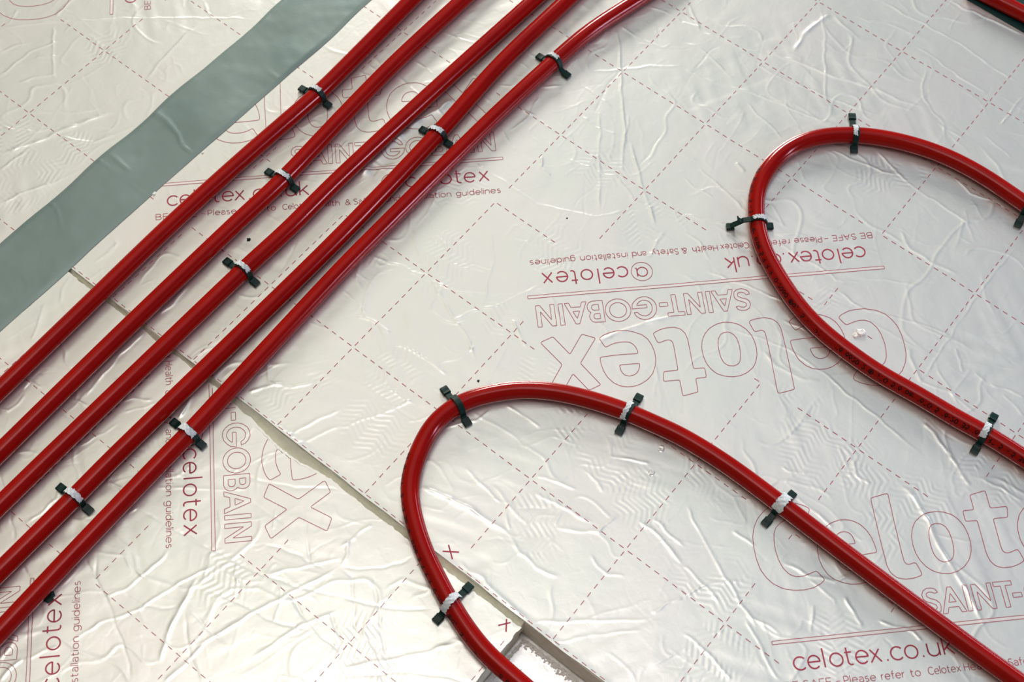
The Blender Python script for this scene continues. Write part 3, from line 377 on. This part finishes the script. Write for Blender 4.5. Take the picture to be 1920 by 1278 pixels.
BIG = [  # outlined word, mm in the print block's own frame
 [(-276.3,48),(-280.1,45.1),(-287.1,42.2),(-294.7,41.2),(-303,41.6),(-311.7,43.9),(-319.1,48.6),(-324,54.6),(-327.6,62.2),(-329.2,71.7),(-329.4,82),(-328.5,91.1),(-326,99),(-321.5,106.5),(-315,112.6),(-308,117),(-301,119.3),(-294.6,119),(-287.7,117.4),(-281,114.6),(-276,111),(-277.6,107),(-281.6,102.3),(-285.5,103),(-291,104),(-297,103.5),(-303,101),(-307.6,97.2),(-310.4,92),(-311.6,85),(-312,77.5),(-311,68.5),(-308.5,61),(-304.4,55.4),(-299.5,53),(-293.5,52.8),(-287,54.6),(-282.4,56.2),(-280.6,55)],
 [(-230.5,48.4),(-234.5,45),(-240.5,42.8),(-247.5,41.6),(-255,42),(-262,44.1),(-268.5,47.5),(-273,52.5),(-275.8,58.7),(-277.4,66),(-277.2,74),(-275.4,80.9),(-272.2,87.6),(-266.8,93),(-260,96.8),(-253.6,98.4),(-247.4,98.2),(-242.2,96.7),(-236.6,93),(-232.1,87.1),(-229.5,80.3),(-228.3,73.2),(-228.1,68.1),(-229,66.9),(-240.5,66.2),(-251.3,66.2),(-262.4,66.2),(-262.4,63.5),(-261.2,59.3),(-259,56),(-255.5,53.9),(-250.3,53.2),(-245,53.4),(-239.5,55),(-236,57.3),(-234.4,56.6)],
 [(-244,76.5),(-262.5,76.5),(-261.9,79.6),(-259.7,84.3),(-256.2,87),(-251.5,88),(-247.3,86.3),(-245.2,82.9)],
 [(-222.4,114.5),(-221.4,115.5),(-207.7,118),(-206.8,117),(-207,105),(-207.4,90),(-207.5,75),(-207.5,63),(-207.3,57),(-206.2,54.6),(-203.8,53.8),(-200.8,54.8),(-198.4,55),(-197.2,53),(-195,44.8),(-196.2,43.4),(-203,41.8),(-210,41.6),(-216.4,43.6),(-220.6,48),(-222.4,54),(-222.7,72),(-222.6,90)],
 [(-195.9,78),(-193.5,85),(-189.8,90.6),(-183.7,95),(-177.3,97.4),(-170,97.8),(-163.1,96.4),(-157,93.4),(-152.8,88.8),(-149.6,82.5),(-148,75),(-147.9,66.8),(-149.5,59.5),(-153.2,52.6),(-158.5,47.3),(-165.2,43.8),(-171.9,42.5),(-178.8,43.4),(-185.3,46.2),(-190.5,51),(-194,56.8),(-196,63.4),(-196.6,70.6)],
 [(-180.7,79.8),(-179.1,84),(-176.5,86.4),(-172.7,87.3),(-168.4,86.4),(-165.2,83.6),(-163.4,78.6),(-162.8,72),(-163,65),(-164.2,59.4),(-166.9,54.8),(-170.6,52.9),(-174.9,52.9),(-178.5,55.4),(-180.9,60),(-181.8,66.6),(-181.6,74)],
 [(-137.5,109.5),(-124.2,112),(-123.3,111),(-123.3,96.1),(-109.6,96.1),(-108.8,95.2),(-110.5,87.2),(-111.5,86.4),(-123.4,86.4),(-123.5,74),(-123.6,63.5),(-123.3,58),(-121.4,55.5),(-118,55.3),(-114,56.6),(-110.8,57.4),(-109.6,56.4),(-107.3,47.8),(-108.6,46.6),(-114,44.2),(-120,43),(-127,43),(-132.2,45.2),(-135.8,50),(-137.2,57),(-137.2,67),(-137.2,86.4),(-146.4,86.4),(-147.2,87.3),(-147.2,95.3),(-146.3,96.1),(-137.4,96.1)],
 [(-58.3,48),(-62.8,44.9),(-68.5,42.9),(-75.9,41.7),(-83.1,42.2),(-90.1,44.2),(-96.8,47.5),(-101.5,52.5),(-104.1,58.7),(-105.7,66),(-105.5,74),(-103.7,80.9),(-100.5,87.6),(-95.1,93),(-88.3,96.8),(-81.9,98.4),(-75.7,98.2),(-70.5,96.7),(-64.9,93),(-60.4,87.1),(-57.8,80.3),(-56.6,73.2),(-56.4,68.1),(-57.2,66.7),(-68.8,66),(-79.6,66),(-90.8,66.2),(-90.7,63.5),(-89.6,59.3),(-87.4,56),(-84.1,53.9),(-78.7,53.4),(-73.3,53.6),(-67.7,55.1),(-64.3,56.8),(-62.7,57.1)],
 [(-72.4,76.1),(-90.8,76.1),(-90.2,79.6),(-88,84.3),(-84.5,87),(-79.8,88),(-75.6,86.3),(-73.5,82.9)],
 [(-5.6,47),(-17.6,42.2),(-30.5,61.3),(-43.5,42.1),(-55.4,47.2),(-38.5,71),(-53.6,93.8),(-42.4,98.2),(-30.6,80.6),(-19,98),(-7.6,93.4),(-22.3,70.8)]]
def off(P_, u, v=9.4): return [(x + u, y + v) for x, y in P_]
LN = [(0, 0), (3.8, 0), (3.8, 15.6), (13, 0), (16.8, 0), (16.8, 22), (13, 22), (13, 6.4), (3.8, 22), (0, 22)]
LI = [(0, 0), (3.9, 0), (3.9, 22), (0, 22)]
LA = [[(0, 0), (4.1, 0), (5.9, 4.8), (14.2, 4.8), (16, 0), (20, 0), (11.7, 22), (8.5, 22)], [(7, 9.1), (13.2, 9.1), (10, 16.5)]]
LB = [[(0, 0), (0, 22), (8.5, 22), (11.6, 20.8), (13.2, 18.2), (13.4, 15.2), (12.8, 13), (11.6, 11.6), (13.3, 10.1), (14.4, 7.6), (14.3, 4.4), (12.8, 1.6), (9.6, 0)],
      [(4, 3.7), (4, 9.6), (8.4, 9.6), (10.2, 8.6), (10.7, 6.6), (10, 4.6), (8.2, 3.7)], [(3.8, 13.2), (3.8, 18.5), (7.8, 18.5), (9.4, 17.4), (9.7, 15.6), (9, 13.8), (7.4, 13.2)]]
LG = [(-92.2,20.8),(-93,16),(-95.5,13),(-99,10.2),(-103.3,9.1),(-107.4,9.6),(-110.9,11.8),(-113.4,15),(-114.6,19),(-114.5,23),(-112.9,26.9),(-110,30.4),(-106,32.4),(-101.7,32.7),(-97.6,31),(-94.9,28.4),(-93.5,24.9),(-96.6,24.7),(-98.4,27),(-100.8,28.6),(-103.6,29),(-106.8,27.8),(-109.6,24.8),(-110.6,21.6),(-110.5,18),(-109,15),(-106.3,13.2),(-103,12.6),(-100,13.8),(-97.6,16),(-96.8,17.7),(-106.1,17.5),(-105.9,20.8)]
LS = [(-186.3,16),(-187.2,12.2),(-190,10.2),(-194,9.5),(-198,10.8),(-200.4,13.4),(-200.7,15.9),(-197.6,16.5),(-196.6,14.6),(-194,13.3),(-191.4,13.4),(-189.6,15),(-190,17.4),(-193,19.2),(-197.3,21),(-199.4,23.4),(-199.7,27),(-198,30.4),(-194.6,32.2),(-190.6,32),(-187.7,30.8),(-186.2,27.9),(-189.1,27.3),(-191,28.6),(-193.6,28.9),(-196,27.6),(-196,25.2),(-193.4,23.4),(-189,21.4),(-186.8,19)]
CAPS = [off(LN, -22.5), off(LI, -30.1), off(LA[0], -51.8), off(LA[1], -51.8)] + [off(p, -66.5) for p in LB] + [LG, off(LI, -165)]
CAPS += [[(-125.1, 17), (-117.5, 17), (-117.5, 20.8), (-125.1, 20.8)], [(-133.4, 9.4), (-129.4, 9.4), (-129.4, 27.8), (-123.7, 27.8), (-123.7, 31.5), (-139.1, 31.5), (-139.1, 27.8), (-133.4, 27.8)], off(LN, -157.8), off(LA[0], -186.2), off(LA[1], -186.2), LS]
ROUND = [arc(-79.5, 20.7, 11.6, 11.6, 0, 360, 44)[:-1], arc(-79.5, 20.7, 7.7, 7.7, 0, 360, 36)[:-1]]

def print_block(rb, pale, ox, oy, ang):
    t = math.radians(ang); U = (math.cos(t), math.sin(t)); Vv = (-math.sin(t), math.cos(t))
    T_ = lambda P_: [(ox + (u * U[0] + v * Vv[0]) / 1000, oy + (u * U[1] + v * Vv[1]) / 1000) for u, v in P_]
    thin = .0005
    rb.line(T_([(-330, -1.45), (0, -1.45), (0, 1.45), (-330, 1.45)]), thin, True)
    for P_ in BIG: rb.line(T_(chaikin(P_, 2)), thin, True)
    for P_ in CAPS: rb.line(T_(P_), thin, True)
    for P_ in ROUND: rb.line(T_(P_), thin, True)
    pale.line(T_([(-329.6, 0), (-.4, 0)]), .0025, dz=.00006)
    def letters(word, us, ws, base, xh, wd):
        for ch, u, w_ in zip(word, us, ws):
            gw, st = G[ch]
            for s_ in st: rb.line(T_([(u + x / max(gw, .02) * w_ if gw > .1 else u, base + y * xh) for x, y in s_]), wd)
    letters('celotex.co.uk', (-316, -304.3, -291.2, -286.4, -274, -265.2, -253.6, -240, -236.6, -225, -210.6, -206.2, -193.4), (9.4, 9.8, 0, 10.4, 6, 10, 8.6, 0, 9.4, 10.4, 0, 9.4, 8.2), -24.1, 10.6, .00125)
    letters('celotex', (-94, -81.4, -67, -61.6, -47.6, -38.6, -24.8), (9.4, 9.8, 0, 10.4, 6, 10, 9), -24.1, 10.6, .00125)
    rb.line(T_(arc(-107, -17.4, 9.8, 9.8, 0, 360, 40)), .0005); rb.line(T_(arc(-107.4, -17, 4.8, 4.8, 0, 360, 24)), .0009); rb.line(T_([(-102.6, -12.4), (-102.6, -20.4), (-101.6, -21.8)]), .0009)
    for word, u0, u1 in (('BE', -326.5, -315.5), ('SAFE', -311.5, -289), ('~', -285.2, -281.6), ('Please', -278.8, -253), ('refer', -248.4, -229.6), ('to', -224.6, -216.5), ('Celotex', -210, -183.8),
                         ('Health', -180.6, -157.5), ('&', -151.8, -147), ('Safety', -144, -119.4), ('and', -114, -101), ('installation', -96.4, -53), ('guidelines', -48, -6.4)):
        L, w_ = layout(word)
        for x0, st in L:
            for s_ in st: rb.line(T_([(u0 + (x0 + x) / w_ * (u1 - u0), -38.7 + y * 4.2) for x, y in s_]), .00055)

dash_x = {'B': [k * .1 for k in range(-3, 11)], 'C': [-.3185, -.2185, -.1195, -.0215, .0755, .1705], 'A': [-.610, -.510, -.41, -.71]}
dash_y = {'B': [-k * .1 for k in range(0, 7)] + [-.6985], 'C': [-.8035, -.8955, -.994], 'A': [-.2060, -.3060, -.4060, -.5060, -.6050, -.7050]}
ext = {'B': (-.385, .56, -.70, .1), 'C': (-.385, .173, -1.05, -.708), 'A': (-.70, -.39, -.80, -.2)}
for key, board in (('B', bB), ('C', bC), ('A', bA)):
    rb = Ribbons(key); pale = Ribbons(key)
    for bk, ox, oy, a in D['BLOCKS']:
        if bk == key: print_block(rb, pale, ox, oy, a)
    for cr_ in D['CROSS']:
        if cr_[0] == key:
            rb.line(cr_[1], .0012); rb.line(cr_[2], .0012)
    P_ = np.vstack(rb.pts)
    cell = {}
    for x, y in P_: cell.setdefault((int(x // .006), int(y // .006)), 1)
    x0, x1, y0, y1 = ext[key]; per = .1 / 11
    def blocked(x, y):
        i, j = int(x // .006), int(y // .006)
        return any((i + a, j + b) in cell for a in (-1, 0, 1) for b in (-1, 0, 1))
    for yy in dash_y[key]:
        x = x0 - (x0 % per) + dash_x[key][0] % per
        while x < x1:
            if not blocked(x + per / 2, yy): rb.line([(x + per / 2 - .0024, yy + random.uniform(-.0001, .0001)), (x + per / 2 + .0024, yy)], .00056)
            x += per
    for xx in dash_x[key]:
        y = y0 - (y0 % per) + dash_y[key][0] % per
        while y < y1:
            if not blocked(xx, y + per / 2): rb.line([(xx, y + per / 2 - .0024), (xx + random.uniform(-.0001, .0001), y + per / 2 + .0024)], .00056)
            y += per
    rb.build('printed_lettering', INK, board); pale.build('printed_bar', INKL, board)
# dashes on the lower layer board
FLD['U'] = fU; INSIDE['U'] = lambda x, y: x > .12
ru = Ribbons('U')
for xx in (.1905,):
    for k in range(14): ru.line([(xx, -.725 - k * per), (xx, -.7298 - k * per)], .0005)
ou = ru.build('printed_lettering', INK, bU)
for v in ou.data.vertices: v.co.z -= .0325

# ------------------------------------------------------------------ tapes over the joints
def tape(name, label, m, x0, x1, y0, y1, along, step, amp, seed):
    t = thing(name, label, 'tape')
    n1 = int((y1 - y0) / step) if along == 'y' else int((x1 - x0) / step); n2 = 46
    V = []; 
    for i in range(n1 + 1):
        for j in range(n2 + 1):
            f = j / n2
            if along == 'y':
                y = y0 + (y1 - y0) * i / n1; a = x0 + .0014 * vnoise(np.array(y), np.array(0.), .05, seed); b = x1 + .0016 * vnoise(np.array(y), np.array(0.), .06, seed + 1)
                x = a + (b - a) * f
            else:
                x = x0 + (x1 - x0) * i / n1; y = y0 + (y1 - y0) * f
            V.append((float(x), float(y), f))
    V = np.array(V); X, Y, F_ = V[:, 0], V[:, 1], V[:, 2]
    edge = np.minimum(F_, 1 - F_) * n2
    n = vnoise(X + .01 * vnoise(X, Y, .03, seed + 5), Y, .03, seed + 2) * .9 + vnoise(X, Y, .055, seed + 3) * 1.2 + .25 * vnoise(X, Y, .009, seed + 4)
    lv = vnoise(X + .02 * vnoise(X, Y, .04, seed + 6), Y * .8, .045, seed + 7)
    fold = np.exp(-(lv / .06) ** 2) * smooth01((vnoise(X, Y, .05, seed + 8)) / .4)
    fold2 = np.exp(-(vnoise(X + .02 * n, Y * 1.1, .07, seed + 9) / .03) ** 2) * smooth01(vnoise(X, Y, .06, seed + 10) / .3)
    Z = .0009 + amp * (n * .34 + fold * .6 + fold2 * .5)
    Z = np.maximum(Z, .0004) * smooth01((edge + .6) / 4.0) + .0013
    I = np.arange((n1 + 1) * (n2 + 1)).reshape(n1 + 1, n2 + 1)
    F = np.stack([I[:-1, :-1], I[1:, :-1], I[1:, 1:], I[:-1, 1:]], -1).reshape(-1, 4)
    if along == 'y': F = F[:, ::-1]
    o = link('tape_film', np.stack([X, Y, Z], 1), None, m, t, True, F)
    return t
tape('joint_tape', 'wide grey-green tape over the joint, crossing the upper left corner', TAPE, -.4195, -.3505, -1.4, .3, 'y', .002, .0013, 60)
tape('joint_tape', 'green tape strip with shade painted into its colour, under the pipe in the upper right corner', TAPE_SHADE, -.30, 1.0, .1, .160, 'x', .004, .0003, 70)

# ------------------------------------------------------------------ pipes
RP = .0080; ZC = .0092
def spline(P_, step):
    P_ = [np.array(p, float) for p in P_]; P_ = [2 * P_[0] - P_[1]] + P_ + [2 * P_[-1] - P_[-2]]; out_ = []
    for k in range(1, len(P_) - 2):
        p0, p1, p2, p3 = P_[k - 1:k + 3]; n = max(2, int(np.linalg.norm(p2 - p1) / step))
        for q in range(n):
            t = q / n; out_.append(.5 * (2 * p1 + (p2 - p0) * t + (2 * p0 - 5 * p1 + 4 * p2 - p3) * t * t + (3 * p1 - p0 - 3 * p2 + p3) * t ** 3))
    out_.append(P_[-2]); return np.array(out_)
def relax(Q, it):
    for _ in range(it): Q[1:-1] = .25 * Q[:-2] + .5 * Q[1:-1] + .25 * Q[2:]
    return Q
PATHS = {}
def resample(Q, st):
    seg = np.linalg.norm(np.diff(Q, axis=0), axis=1); c_ = np.r_[0, np.cumsum(seg)]; t = np.linspace(0, c_[-1], int(c_[-1] / st) + 1)
    return np.stack([np.interp(t, c_, Q[:, 0]), np.interp(t, c_, Q[:, 1])], 1)
def make_pipe(key, pts, label, ext0, ext1):
    Q = spline(pts, .004)
    Q = relax(resample(Q, .004), 14)
    d0 = (Q[0] - Q[3]); d0 /= np.linalg.norm(d0); d1 = (Q[-1] - Q[-4]); d1 /= np.linalg.norm(d1)
    Q = np.vstack([[Q[0] + d0 * ext0 * (1 - k / 20) for k in range(20)], Q, [Q[-1] + d1 * ext1 * (k + 1) / 20 for k in range(20)]])
    Q = resample(Q, .004); PATHS[key] = Q
    T = np.gradient(Q, axis=0); T /= np.linalg.norm(T, axis=1)[:, None]; N = np.stack([-T[:, 1], T[:, 0]], 1)
    ns = 40; o0 = Q[0]; V = []; t = thing('heating_pipe', label, 'pipe', (float(o0[0]), float(o0[1]), 0), 'red underfloor heating pipes')
    for q, n in zip(Q, N):
        for k in range(ns):
            a = 2 * math.pi * k / ns; V.append((q[0] + n[0] * RP * math.cos(a) - o0[0], q[1] + n[1] * RP * math.cos(a) - o0[1], ZC + RP * math.sin(a)))
    F = [(i * ns + k, (i + 1) * ns + k, (i + 1) * ns + (k + 1) % ns, i * ns + (k + 1) % ns) for i in range(len(Q) - 1) for k in range(ns)]
    F = [f[::-1] for f in F] + [tuple(range(ns))[::-1], tuple((len(Q) - 1) * ns + k for k in range(ns))]
    me = link('pipe_wall', V, F, PIPE, t)
    return t
def pipe_text(parent, key, s0, text, phi, flip, xh=.0029, wd=.00085):
    """text wrapped on the pipe: s along the path, phi around (0 = left of travel, 90 = top)"""
    Q = PATHS[key]; seg = np.linalg.norm(np.diff(Q, axis=0), axis=1); cum = np.r_[0, np.cumsum(seg)]
    T = np.gradient(Q, axis=0); T /= np.linalg.norm(T, axis=1)[:, None]
    V = []; F = []; o = parent.location; s = s0; R_ = RP + .00008
    def P3(u, v):
        x = np.interp(u, cum, Q[:, 0]); y = np.interp(u, cum, Q[:, 1]); tx = np.interp(u, cum, T[:, 0]); ty = np.interp(u, cum, T[:, 1]); L = math.hypot(tx, ty)
        nx, ny = -ty / L, tx / L; a = math.radians(phi) + v / R_
        return (x + nx * R_ * math.cos(a) - o[0], y + ny * R_ * math.cos(a) - o[1], ZC + R_ * math.sin(a))
    for ch in text:
        if ch == ' ': s += xh * 1.1; continue
        w_, st = G[ch]
        for s_ in st:
            pts = []
            for (x, y) in s_:
                pts.append((s + x * xh * .95, (y - .7) * xh) if not flip else (s + x * xh * .95, (y - .7) * xh))
            pts = np.array(pts); tt = np.gradient(pts, axis=0); tt /= np.linalg.norm(tt, axis=1)[:, None] + 1e-12
            nn = np.stack([-tt[:, 1], tt[:, 0]], 1) * wd / 2; b = len(V)
            for p_, n_ in zip(pts, nn): V.append(P3(*(p_ + n_))); V.append(P3(*(p_ - n_)))
            for k in range(len(pts) - 1): F.append((b + 2 * k, b + 2 * k + 1, b + 2 * k + 3, b + 2 * k + 2))
        s += (w_ + .35) * xh
    o_ = link('printed_text', V, F, BLK, parent); o_['label'] = 'small black printed text along the pipe'
names = {'p1': 'straight red pipe nearest the wide green tape', 'p2': 'straight red pipe, second from the wide green tape', 'p3': 'straight red pipe in the middle of the five parallel pipes',
         'p4': 'straight red pipe, fourth from the wide green tape', 'p5': 'red pipe farthest from the tape among the five parallel ones, bending off at the top',
         'p6': 'red pipe bent into the lower loop at bottom centre', 'p7': 'red pipe bent into the upper right loop, black print on its side', 'p8': 'red pipe cutting the extreme top right corner'}
PT = {}
for k, v in D['PIPES'].items():
    e0, e1 = (.35, .35)
    if k == 'p6': e0, e1 = .35, .16
    if k == 'p5': e0 = .03
    if k == 'p8': e0 = .03
    PT[k] = make_pipe(k, v, names[k], e0, e1)
def arclen(key, p):
    Q = PATHS[key]; seg = np.linalg.norm(np.diff(Q, axis=0), axis=1); cum = np.r_[0, np.cumsum(seg)]
    return cum[np.argmin(np.linalg.norm(Q - np.array(p), axis=1))]
T7 = 'BS 16-PERT 95 A.5 Barrier pipe S R R R 10-2060 ®dy 15/AM/PT 14 N 9116 6620 2 ® JTG 5/6 bar 16TG 95'
T7 = ''.join(c_ if c_ in G or c_ == ' ' else '' for c_ in T7)
pipe_text(PT['p7'], 'p7', arclen('p7', D['PIPES']['p7'][9]), T7 + ' 16-20 ' + T7[:30], 141, False)
pipe_text(PT['p6'], 'p6', arclen('p6', D['PIPES']['p6'][14]), T7, 152, False)

# ------------------------------------------------------------------ clips
def box_path(pts, width, th, b, a3, org):
    """sweep a rectangle (width along b, thickness normal to path) along pts given in (s, z)"""
    pts = np.array(pts); T = np.gradient(pts, axis=0); T /= np.linalg.norm(T, axis=1)[:, None]; N = np.stack([-T[:, 1], T[:, 0]], 1)
    V = []; F = []; bev = th * .25
    sec = [(-width / 2, bev - th / 2), (-width / 2, th / 2 - bev), (-width / 2 + bev, th / 2), (width / 2 - bev, th / 2), (width / 2, th / 2 - bev), (width / 2, bev - th / 2), (width / 2 - bev, -th / 2), (-width / 2 + bev, -th / 2)]
    for p_, n_ in zip(pts, N):
        for wv, tv in sec:
            s_ = p_[0] + n_[0] * tv; z_ = p_[1] + n_[1] * tv
            V.append((a3[0] * s_ + b[0] * wv, a3[1] * s_ + b[1] * wv, z_))
    m = len(sec)
    for i in range(len(pts) - 1):
        for k in range(m): F.append((i * m + k, i * m + (k + 1) % m, (i + 1) * m + (k + 1) % m, (i + 1) * m + k))
    F += [tuple(range(m))[::-1], tuple((len(pts) - 1) * m + k for k in range(m))]
    return V, F
CLAB = ['dark green pipe clip on the pipe nearest the green tape', 'dark green pipe clip, lone one on the second pipe from the green tape', 'dark green pipe clip on the middle pipe of the five parallel pipes',
 'upper clip on the fourth pipe from the tape, its foot touching the fifth pipe', 'dark green clip on the fifth pipe where it starts to bend, top centre',
 'dark green clip on the fifth pipe beside sideways lettering', 'dark green clip on the fourth pipe near the left edge',
 'all dark green clip without pale scrap, at the left shoulder of the lower loop', 'dark green clip with narrow pale strip on the crown side of the lower loop',
 'clip mostly hidden by a big torn white scrap, long right leg of lower loop', 'dark green clip with pale torn strip next to the board cut-out, lower loop',
 'dark green clip at the top of the upper right loop', 'dark green clip with a long raised arm, left side of the upper right loop',
 'dark green clip with white torn strip on the printed leg of the upper right loop', 'dark green clip cut by the right edge of the picture, upper right loop']
SCRAP = [(.34, .98, 4.6, .6), (.25, .98, 4.6, .6), (.22, 1.0, 4.8, .6), (.30, .92, 4.8, .6), (.35, .95, 4.0, .6), (.20, 1.08, 6.0, .8), (.15, 1.0, 5.6, .4), None,
         (.10, .98, 4.2, -1.9), (.14, 1.12, 8.8, 0), (.05, .95, 6.4, .4), (.30, 1.08, 4.4, 1.0), (.10, .66, 4.4, .6), (.20, 1.10, 5.6, 1.2), (.2, .9, 5, 0)]
R0 = RP + .0009
for ci, (key, A_, B_) in enumerate(D['CLIPS']):
    A_ = np.array(A_); B_ = np.array(B_); a3 = A_ - B_; L = np.linalg.norm(a3); a3 /= L; b = np.array([-a3[1], a3[0]])
    Q = PATHS[key]; d = (Q - B_) @ a3; e = np.abs((Q - B_) @ b) + (np.abs(d - L / 2) > .03) * 1.; i = np.argmin(e); C_ = B_ + a3 * d[i]
    sa = L - d[i]; sb = -d[i]
    t = thing('pipe_clip', CLAB[ci], 'pipe clip', (float(C_[0]), float(C_[1]), 0), 'dark green pipe clips holding the pipes')
    sA = max(sa, .0122); sB = min(sb, -.0122)
    longarm = ci == 12
    path = [(sB - .0005, .0030), (sB + .0022, .0032), (-R0 - .0006, .0052), (-R0 - .0001, .0075)]
    path += [(R0 * math.cos(math.radians(a)), ZC + .0002 + R0 * math.sin(math.radians(a))) for a in range(172, (35 if longarm else 7), -11)]
    if longarm: path += [(sA * .55, .0135), (sA * .8, .0080), (sA, .0040)]
    else: path += [(R0 + .0001, .0075), (R0 + .0006, .0052), (sA - .0022, .0032), (sA + .0005, .0030)]
    V, F = box_path(path, .0056, .0014, b, a3, None); link('strap', V, F, CLIP, t, False)
    for s_, sg in ((sA, 1), (sB, -1)):
        tilt = .0005
        pp = [(s_ - sg * .0036, .0034 + tilt), (s_ - sg * .0015, .0033), (s_ + sg * .0015, .0031), (s_ + sg * .0036, .0031 - tilt)]
        if sg < 0: pp = pp[::-1]
        V, F = box_path(pp, 0.0072, .0028, b, a3, None); link('foot', V, F, CLIP, t, False)
    if longarm:
        V, F = box_path([(sA * .62, .0125), (sA * .74, .0145), (sA * .80, .0175)], .0046, .0012, b, a3, None); link('barb', V, F, CLIP, t, False)
    if SCRAP[ci]:
        f0, f1, wd, sh = SCRAP[ci]; wd /= 1000; sh /= 1000; nu, nv = 22, 8; V = []; r3 = np.random.default_rng(ci + 5)
        ja = r3.normal(0, .00045, nu + 1); jb = r3.normal(0, .00045, nu + 1); je = r3.normal(0, 2.5, nv + 1); jf = r3.normal(0, 3.5, nv + 1)
        for lay in (0, 1):
            for i in range(nu + 1):
                for j in range(nv + 1):
                    f = i / nu; g = j / nv
                    # 0 = foot B side, 1 = foot A side
                    ang = 180 - 180 * (f0 + (f1 - f0) * f) + je[j] * (1 - f) + jf[j] * f
                    ww = -wd / 2 + ja[i] + (wd + jb[i] - ja[i]) * g + sh * (1 if ci % 2 else -1) * (1)
                    rr = R0 + .00085 + .00025 * lay + .00012 * math.sin(i * 1.7 + j * 1.1 + ci)
                    s_ = rr * math.cos(math.radians(ang)); z_ = ZC + .0002 + rr * math.sin(math.radians(ang))
                    V.append((a3[0] * s_ + b[0] * ww, a3[1] * s_ + b[1] * ww, z_))
        m = nv + 1; o1 = (nu + 1) * m; F = []
        for i in range(nu):
            for j in range(nv):
                q = (i * m + j, (i + 1) * m + j, (i + 1) * m + j + 1, i * m + j + 1); F.append(q); F.append(tuple(o1 + k for k in q[::-1]))
        ring = [i * m for i in range(nu + 1)] + [nu * m + j for j in range(1, nv + 1)] + [i * m + nv for i in range(nu - 1, -1, -1)] + [j for j in range(nv - 1, 0, -1)]
        for k in range(len(ring)): a_, b2 = ring[k], ring[(k + 1) % len(ring)]; F.append((a_, o1 + a_, o1 + b2, b2))
        o = link('torn_strip', V, F, PAPER, t, False); o['label'] = 'torn greyish white film strip'

# ------------------------------------------------------------------ crumbs and cut-out debris
def crumb(name, label, cat, x, y, z, r, m, seed, flat=.5, group=None):
    r3 = np.random.default_rng(seed); V = []; F = []; nu, nv = 8, 5
    for j in range(nv + 1):
        ph = math.pi * j / nv
        for i in range(nu):
            th = 2 * math.pi * i / nu; k = r * (1 + r3.uniform(-.35, .35)) if 0 < j < nv else r * .6
            V.append((k * math.sin(ph) * math.cos(th), k * math.sin(ph) * math.sin(th), k * math.cos(ph) * flat))
    for j in range(nv):
        for i in range(nu): F.append((j * nu + i, (j + 1) * nu + i, (j + 1) * nu + (i + 1) % nu, j * nu + (i + 1) % nu))
    F += [tuple(range(nu)), tuple(nv * nu + k for k in range(nu))[::-1]]
    o = link(name, V, F, m, None, False); o.location = (x, y, z + r * flat * .6); o['label'] = label; o['category'] = cat
    if group: o['group'] = group
    return o
clab = ['dark green plastic chip lying between the second and third straight pipes', 'tiny dark speck by the left shoulder of the lower loop', 'tiny dark speck on the open foil left of the upper right loop']
for k, (x, y, r) in enumerate(D['CHIPS']): crumb('plastic_chip', clab[k], 'chip', x, y, float(fB.z(np.array(x), np.array(y))), r / 1000, CLIP, k, .35)
kl = ['large pale foam lump beside the printed leg of the upper right loop', 'smaller pale foam lump touching the printed leg of the upper right loop', 'pale foil blister below the lower loop, nearest its long leg', 'pale foil blister below the lower loop, farther from the pipe',
      'yellowish foam flake below the printed pipe leg, largest there', 'small foam crumb above the e of the big upside down word', 'small foam crumb on the left edge of the printed pipe leg', 'small foam crumb under the printed leg, lower of two',
      'small foam crumb under the printed leg, farther right', 'white foam crumb at the green tape edge, lower one', 'white foam crumb at the green tape edge, upper one', 'tiny foam crumb between letters e and c of the upside down word']
kr = [4.6, 2.4, 3.0, 2.8, 3.2, 1.1, 1.0, .8, .6, 1.7, 1.4, .8]
for k, (x, y) in enumerate(D['CRUMBS']): crumb('foam_crumb', kl[k], 'foam crumb', x, y, float(fB.z(np.array(x), np.array(y))), kr[k] / 1000, FOIL if k in (2, 3) else CRUMB, 40 + k, .16 if k in (2, 3) else .35, 'pale foam crumbs on the boards')
crumb('dent_shade_patch', 'dark patch standing in for a shadowed foil dent under the fifth pipe by the letter x', 'shade patch', D['PATCH'][0], D['PATCH'][1], .001, .005, CLIP, 3, .15)  # added dark lump standing in for the shade in a foil dent
# ragged foam rubble along the bottom of the cut-out walls: nobody could count it
V = []; F = []; r3 = np.random.default_rng(17)
for k in range(900):
    if k < 650: x = r3.uniform(.176, .30); y = -.7035 - abs(r3.normal(0, .0022))
    else: x = .1760 + abs(r3.normal(0, .0008)); y = r3.uniform(-.78, -.705)
    r = r3.uniform(.0004, .0013); b = len(V); z = -.0318 + r * .3
    for q in range(8): V.append((x + (1 if q & 1 else -1) * r * r3.uniform(.5, 1), y + (1 if q & 2 else -1) * r * r3.uniform(.5, 1), z + (1 if q & 4 else -1) * r * r3.uniform(.5, 1)))
    F += [(b, b + 1, b + 3, b + 2), (b + 4, b + 6, b + 7, b + 5), (b, b + 4, b + 5, b + 1), (b + 2, b + 3, b + 7, b + 6), (b, b + 2, b + 6, b + 4), (b + 1, b + 5, b + 7, b + 3)]
o = link('foam_rubble', V, F, CRUMB, None, False); o['kind'] = 'stuff'; o['label'] = 'white foam crumbs along the bottom edge of the board cut-out'; o['category'] = 'foam crumbs'
